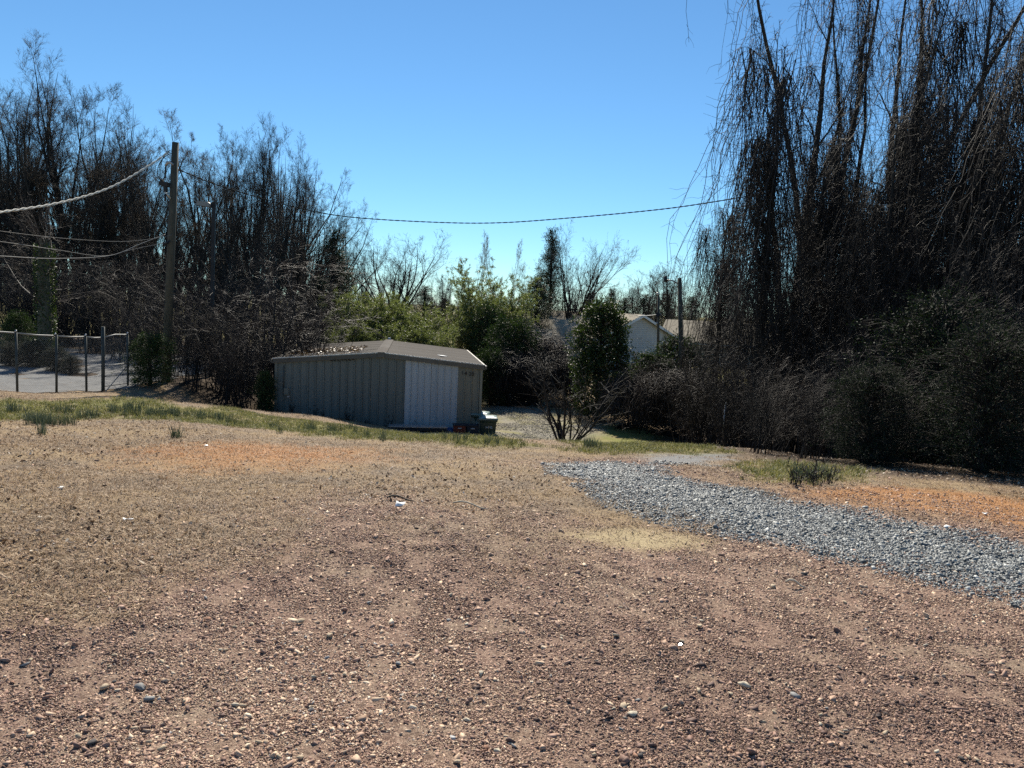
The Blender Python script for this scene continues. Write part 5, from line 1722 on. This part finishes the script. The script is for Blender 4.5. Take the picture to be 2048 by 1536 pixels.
o = copy_tree(v2); rplace(o, 1800, 33, 'thin stemmed trees showing sky behind the leaning vine sheet', hpix(1800, -120, 33), group=GV, rz=2.0)
o = copy_tree(v3); rplace(o, 1930, 30, 'bare upright stems behind the vine cloaked spire', hpix(1930, -100, 30), group=GV, rz=4.0)
o = copy_tree(v1); rplace(o, 1625, 24, 'shorter vine hung tree below the tall stems', hpix(1625, 300, 24), group=GV, rz=2.4)
o = copy_tree(v6); rplace(o, 1770, 20, 'dense vine mass in the middle of the right wood', hpix(1800, 230, 20), group=GV, rz=1.9)
o = copy_tree(v1); rplace(o, 1440, 27, 'low vine curtain beside the street light pole', hpix(1440, 430, 27), group=GV, rz=4.4)
o = copy_tree(v5); rplace(o, 1885, 18, 'vine hung trunk between the leaning sheet and the spire', hpix(1890, 200, 18), group=GV, rz=0.9)

GR = 'bare thickets filling the right wood'
sT, _ = bare_shrub('bare_thicket', 24, 9, 40, 2.2, 20, 9, (M_VINE, M_TWIGR), -0.10, 0.035, 0.16, 0.006, 0.14)
sU, _ = bare_shrub('bare_thicket', 25, 9, 36, 2.0, 20, 9, (M_VINE, M_TWIG), -0.06, 0.035, 0.2, 0.006, 0.14)
for pr_, px_, py_, y_, sx in (
        (sT, 1700, 330, 24, 0.85), (sU, 1780, 290, 23, 0.8), (sT, 1850, 250, 22, 0.8), (sU, 1640, 440, 23, 0.9), (sT, 1570, 540, 22, 1.0), (sT, 1930, 260, 20, 0.75),
        (sU, 2010, 260, 19, 0.75), (sA, 1480, 640, 22.5, 0.8), (sB, 1430, 660, 24, 0.8), (sT, 1740, 470, 20, 0.9), (sT, 1860, 430, 18, 0.9), (sU, 1980, 420, 16, 0.8),
        (sT, 2070, 430, 14.5, 0.8), (sT, 1600, 420, 28, 1.0), (sU, 1680, 380, 28, 1.0), (sT, 1760, 340, 28, 1.0), (sU, 1850, 320, 27, 1.0), (sT, 1930, 330, 26, 1.0), (sU, 2020, 330, 25, 1.0), (sT, 1530, 560, 28, 1.0), (sU, 1700, 520, 32, 1.2), (sT, 1830, 480, 32, 1.2), (sU, 1960, 480, 31, 1.2), (sA, 1500, 720, 20.5, 0.8), (sA, 1400, 720, 25, 0.9), (sT, 2000, 600, 13, 0.8), (sT, 1985, 130, 18, 0.5), (sU, 2050, 140, 17.5, 0.55)):
    by_pixel(pr_, px_, py_, y_, 'dense tangle of bare canes inside the right wood', 'thicket', GR, sxy=sx)
GP = 'privet shrubs along the foot of the right wood'
for x_, y_, h_, sx, l_ in ((6.5, 10.2, 2.0, 0.95, 'privet shrub with glinting leaves at the foot of the right wood'), (7.9, 9.9, 2.6, 0.95, 'large dark privet shrub nearest the right edge'), (9.4, 9.6, 2.8, 1.0, 'privet shrub cut by the right edge'), (5.4, 11.2, 1.5, 1.0, 'low privet shrub left of the glinting one'), (7.4, 13.0, 3.0, 1.0, 'tall privet shrub behind the glinting one')):
    place(ePri, x_, y_, h_, x_ * 2, l_, 'shrub', GP, sxy=sx)
GL = 'low brush along the shady edge of the right wood'
for pr_, x_, y_, h_, sx in ((sB, 5.0, 12.4, 1.7, 0.9), (sA, 5.9, 11.4, 1.6, 0.9), (sC, 7.2, 10.8, 1.7, 0.8), (sB, 4.7, 14.0, 1.8, 0.9), (sA, 5.6, 15.5, 2.2, 0.9), (sB, 5.9, 18, 2.4, 0.9), (sA, 6.4, 13.6, 2.4, 0.9), (sB, 6.2, 20.5, 2.6, 0.9), (sC, 7.2, 15.5, 2.6, 0.9), (sA, 8.6, 13.5, 3.0, 0.9), (sB, 7.0, 23.5, 2.8, 0.9)):
    place(pr_, x_, y_, h_, x_ * 3 + y_, 'low dark brush at the shady edge of the right wood', 'brush', GL, sxy=sx)
# vine hedge between the ivy column and the right wood
def vine_hedge(seed, W, H, D, canes=900):
    rg = np.random.default_rng(seed)
    K = 8
    x_ = rg.uniform(-W / 2, W / 2, canes); y_ = rg.normal(0, D * 0.35, canes)
    top = H * (0.75 + 0.25 * vnoise(x_, y_ * 0, 0.8, seed)) * rg.uniform(0.6, 1.05, canes)
    p_ = np.empty((canes, K, 3)); p_[:, 0] = np.stack([x_, y_, top], -1)
    d = norm(rg.normal(0, 0.6, (canes, 3)) + np.array([0, -0.4, 0.3]))
    L = top * rg.uniform(0.5, 1.1, canes)
    for k in range(1, K):
        d = d + rg.normal(0, 0.15, (canes, 3)); d[:, 2] -= 0.38
        d = norm(d); p_[:, k] = p_[:, k - 1] + d * (L / (K - 1))[:, None]
    p_[..., 2] = np.maximum(p_[..., 2], 0.01)
    r_ = rg.uniform(0.004, 0.012, canes)[:, None] * np.linspace(1, 0.5, K)[None]
    p2, r2, _ = grow(rg, p_, r_, 7, 0.0, 1.0, np.full(canes, 0.5), 0.9, 3, (0.1, -0.3), 0.3, 0.7, 0.2, 0.5, 0.004)
    pl_ = np.stack([np.stack([rg.uniform(-W / 2, W / 2, 60), rg.normal(0, D * .3, 60), np.zeros(60)], -1) + np.array([0, 0, 1.0]) * H * 0.85 * k / 4 + rg.normal(0, 0.06, (60, 3)) for k in range(5)], 1)
    root = empty('vine_hedge')
    link('stems', mesh_np('stems', *tubes(pl_, np.full((60, 5), 0.02), 5), [M_VINE]), root)
    V, F = join([tubes(p_, r_, 3), tubes(p2, r2, 3)])
    link('vines', mesh_np('vines', V, F, [M_TWIGR]), root)
    root['h'] = H
    return root


hA = vine_hedge(81, 3.2, 2.4, 1.2)
for px_, py_, y_, rz, sx, l_ in ((1285, 755, 31, 0.1, 1.0, 'flat topped hedge of hanging vines left of the tall trees'), (1370, 745, 29.5, -0.3, 1.0, 'vine hedge beside the weeping tree'), (1040, 715, 37, 0.3, 0.9, 'brown vine mound behind the shed corner'), (1075, 668, 40, 0.6, 0.7, 'tall brown vine mound left of the ivy column'), (1135, 722, 37, -0.2, 0.55, 'arched vine mound at the foot of the tan roof')):
    by_pixel(hA, px_, py_, y_, l_, 'hedge', 'mounds of bare vine', rz=rz, sxy=sx)

# sapling at the end of the gravel
sap, _ = bare_shrub('bare_sapling', 91, 2.6, 11, 0.16, 8, 5, (M_VINE, M_BARK), 0.05, 0.034, 0.8, 0.0075, 0.34, 0.011)
q = P(1128, 895, 18.0)
place(sap, q.x, 18.0, hpix(1130, 700, 18.0), 0.4, 'multi stemmed bare sapling standing alone by the gravel lane', 'sapling', None, sxy=1.55)
sp_, _ = bare_shrub('dry_weed', 92, 0.5, 9, 0.12, 7, 3, (M_VINE, M_VINE), 0.0, 0.006, 0.6, 0.002)
for px_, py_ in ((1590, 975), (1625, 972), (1655, 970)):
    q = G(px_, py_)
    place(sp_, q.x, q.y, 0.36, px_, {1590: 'dark dry weed stalks beside the orange grass', 1625: 'middle one of three dark dry weeds by the orange grass', 1655: 'dark dry weed nearest the right wood'}[px_], 'weed', 'dry weeds near the track')

for k, (px_, py_) in enumerate(((890, 598), (925, 605), (1180, 588), (1250, 598), (1290, 592), (1335, 590), (1385, 596))):
    by_pixel(eCed, px_, py_, 96 + 2 * (k % 3), 'dark evergreen standing in the distant treeline', 'tree', 'evergreens of the distant treeline', sxy=1.7, rz=k * 1.3)
for k in range(12):
    q = SP(0.2 + k * 0.42 + 0.15 * math.sin(k * 3), -0.7 - 0.3 * math.sin(k * 5))
    place(sp_, q.x, q.y, 0.35 + 0.2 * math.sin(k * 2.3), k * 1.1, 'dry weed stalks along the foot of the shed wall', 'weed', 'dry weeds along the shed wall')
# far woods closing the view
rgf = np.random.default_rng(99)
prs = []
for sd_ in (1, 2, 3):
    rg = np.random.default_rng(200 + sd_)
    tp, tr = trunk_path(rg, 1.0, 0.016, 6)
    p1, r1, L1 = grow(rg, tp, tr, 16, 0.2, 1, 0.4, 0.6, 5, 0.12, 0.12, 0.5, 0.5, 0.2, 0.002)
    p2, r2, L2 = grow(rg, p1, r1, 8, 0.1, 1, L1 * 0.5, 0.6, 4, 0.1, 0.14, 0.6, 0.4, 0.3, 0.0009)
    p3, r3, L3 = grow(rg, p2, r2, 6, 0.1, 1, L2 * 0.5, 0.6, 3, 0.08, 0.14, 0.7, 0.4, 0.4, 0.0006)
    V, F = join([tubes(tp, tr, 6), tubes(p1, r1, 3), tubes(p2, r2, 3), tubes(p3, r3, 3)])
    prs.append((V, F, 0))
n = 420
y = rgf.uniform(92, 170, n); x = rgf.uniform(-0.9, 0.95, n) * y
hgt = rgf.uniform(7, 10.5, n) * np.where(x < -0.28 * y, 1.5, 1.0) * np.where((x > -0.2 * y) & (x < 0.16 * y), 0.72, 1.0)
scatter('far_wood', prs, [M_TWIG], np.stack([x, y, Z(x, y)], -1), np.stack([0 * x, 0 * x, rgf.uniform(0, 6.28, n)], -1), np.stack([hgt, hgt, hgt], -1), rgf.integers(0, 3, n), x * 0, 'hazy brown line of distant bare woods', 'wood')

#@@SECTION litter
# ================================================================== LOOSE STONES AND LITTER
M_TANST = [mat_mottled('stone_tan', (0.34, 0.25, 0.16), (0.5, 0.4, 0.28), 30, 0.8, 0, 0.3), mat_mottled('stone_rust', (0.24, 0.12, 0.07), (0.36, 0.2, 0.13), 30, 0.8, 0, 0.3), mat_mottled('stone_grey', (0.16, 0.155, 0.15), (0.27, 0.265, 0.255), 30, 0.7, 0, 0.3), mat_mottled('stone_cream', (0.40, 0.34, 0.25), (0.55, 0.48, 0.37), 30, 0.8, 0, 0.3), mat_mottled('stone_dark', (0.04, 0.035, 0.035), (0.09, 0.08, 0.075), 30, 0.8, 0, 0.3)]
rg = np.random.default_rng(123)
SM = []
for c_ in range(5):
    for v_ in range(3):
        V, F = stone_proto(rg, 0.45, 14)
        SM.append(mesh_np('stone', V, F, [M_TANST[c_]], False))
names = ['tan', 'rust red', 'grey', 'cream', 'near-black']
big = [(280, 1390, 2, .03), (185, 1502, 4, .028), (660, 1283, 0, .03), (415, 1248, 1, .03), (470, 1420, 3, .024), (1245, 1423, 0, .03), (1265, 1443, 3, .03), (1490, 1382, 3, .034), (1608, 1155, 4, .034), (1983, 1357, 4, .028), (1545, 1181, 0, .03), (600, 1252, 0, .03), (210, 1386, 0, .028), (1230, 1280, 3, .03), (485, 1422, 0, .02), (1590, 1405, 2, .03), (960, 1358, 3, .03), (300, 1408, 2, .026), (1680, 1345, 4, .02), (130, 1300, 0, .02), (1400, 1260, 0, .03), (1850, 1300, 3, .022)]
for px_, py_, c_, s_ in big:
    q = G(px_, py_)
    o = link('loose_stone', SM[c_ * 3 + int(rg.integers(0, 3))], None, (q.x, q.y, q.z + s_ * 0.3 + 0.014))
    o.scale = (s_, s_ * 0.9, s_ * 0.8); o.rotation_euler = (rg.normal(0, .15), rg.normal(0, .15), rg.uniform(0, 6.28))
    tag(o, 'larger ' + names[c_] + ' stone lying loose on the red gravel', 'stone', 'larger loose ' + names[c_] + ' stones')
for _ in range(150):
    px_, py_ = rg.uniform(0, 2048), 1180 + 356 * rg.uniform(0, 1) ** 0.7
    q = G(px_, py_)
    if sdist(Z_GRASS, np.array([q.x]), np.array([q.y]))[0] > 0 or sdist(Z_BLUE, np.array([q.x]), np.array([q.y]))[0] > 0:
        continue
    c_ = int(rg.choice(5, p=[.42, .25, .08, .17, .08])); s_ = rg.uniform(0.011, 0.021)
    o = link('loose_stone', SM[c_ * 3 + int(rg.integers(0, 3))], None, (q.x, q.y, q.z + s_ * 0.3 + 0.014))
    o.scale = (s_, s_ * 0.8, s_ * 0.8); o.rotation_euler = (rg.normal(0, .2), rg.normal(0, .2), rg.uniform(0, 6.28))
    tag(o, 'small flat ' + names[c_] + ' stone on the red gravel', 'stone', 'small ' + names[c_] + ' stones on the red gravel')
# scraps of paper
M_PAPER = mat_mottled('paper_white', (0.7, 0.7, 0.68), (0.8, 0.8, 0.78), 9, 0.7, 0, 0)
for px_, py_, s_, l_ in ((122, 982, .03, 'white paper scrap in the grass at the far left'), (255, 1048, .03, 'crumpled white scrap left of the bare gravel patch'), (412, 896, .03, 'round white scrap in the orange turf'), (1970, 1033, .03, 'white scrap on the orange grass at the right'), (1895, 1061, .03, 'white scrap at the edge of the grey stone track'), (800, 1016, .05, 'pale wood chip among the leaves in mid lot')):
    q = G(px_, py_)
    V = np.array([[-1, -.5, 0.1], [0, -.6, .35], [1, -.4, .05], [1.1, .5, .3], [.1, .6, .1], [-.9, .5, .4]]) * s_
    V += rg.normal(0, 0.12 * s_, V.shape)
    o = link('litter_scrap', mesh_np('litter_scrap', V, np.array([[0, 1, 4, 5], [1, 2, 3, 4]]), [M_PAPER]), None, (q.x, q.y, q.z + 0.025))
    o.modifiers.new('thick', 'SOLIDIFY').thickness = 0.004
    o.rotation_euler.z = rg.uniform(0, 6)
    tag(o, l_, 'litter')
# bits of stick
for px_, py_, ln_, l_ in ((800, 1006, .22, 'broken dark stick lying beside the pale chip'), (940, 1020, .3, 'pale stick lying in mid lot'), (1590, 1180, .12, 'short stick on the red gravel right of centre')):
    q = G(px_, py_)
    a_ = rg.uniform(-0.3, 0.3)
    pts = [Vector((q.x + math.cos(a_) * ln_ * (t - .5), q.y + math.sin(a_) * ln_ * (t - .5), zt(q.x, q.y) + 0.04 + 0.02 * math.sin(t * 5))) - q for t in np.linspace(0, 1, 6)]
    o = MB().tube(pts, [0.006, 0.008, 0.007, 0.0065, 0.006, 0.004], 6).build('fallen_stick', M_VINE if 'dark' in l_ else M_TANST[3])
    o.location = q
    tag(o, l_, 'stick')
# shiny cap added for the glint, tilted to throw sunlight at the camera
q = G(1360, 1305)
to_cam = (Vector((0, 0, EYE)) - q).normalized()
hv = (to_cam + SUN_DIR).normalized()
m, nt, bs = newmat('bright_metal')
bs.inputs['Base Color'].default_value = (0.8, 0.8, 0.78, 1); bs.inputs['Metallic'].default_value = 1; bs.inputs['Roughness'].default_value = 0.12
f = noise(nt, 40, 2, 0.5, coords(nt, 'Object')); bump(nt, bs, f, 0.05, 0.002)
cp = empty('glint_cap', (q.x, q.y, q.z + 0.03), 0, 'shiny metal cap added to make the glint on the red gravel', 'glint reflector')
MB().tube([(0, 0, 0), (0, 0, 0.004), (0, 0, 0.007)], [0.0095, 0.0092, 0.008], 20).build('cap_top', m, cp)
MB().tube([(0, 0, -0.006), (0, 0, 0.0)], [0.0105, 0.0097], 21, caps=False).build('cap_skirt', m, cp)
cp.rotation_mode = 'QUATERNION'
cp.rotation_quaternion = hv.to_track_quat('Z', 'Y')
# white marker post at the foot of the wood
q = P(1432, 800, 22.5)
b = MB().tube([(0, 0, -0.2), (0.02, 0, 0.95)], 0.035, 8)
zq = zt(q.x, 21.5)
o = empty('marker_post', (q.x, 21.5, q.z - 0.95), 0, 'thin pale marker post in the dark undergrowth', 'post')
b.build('stake', M_STEEL, o)
MB().tube([(0.02, 0, 0.95), (0.021, 0, 1.0)], [0.037, 0.02], 8).build('post_top', M_STEEL, o)
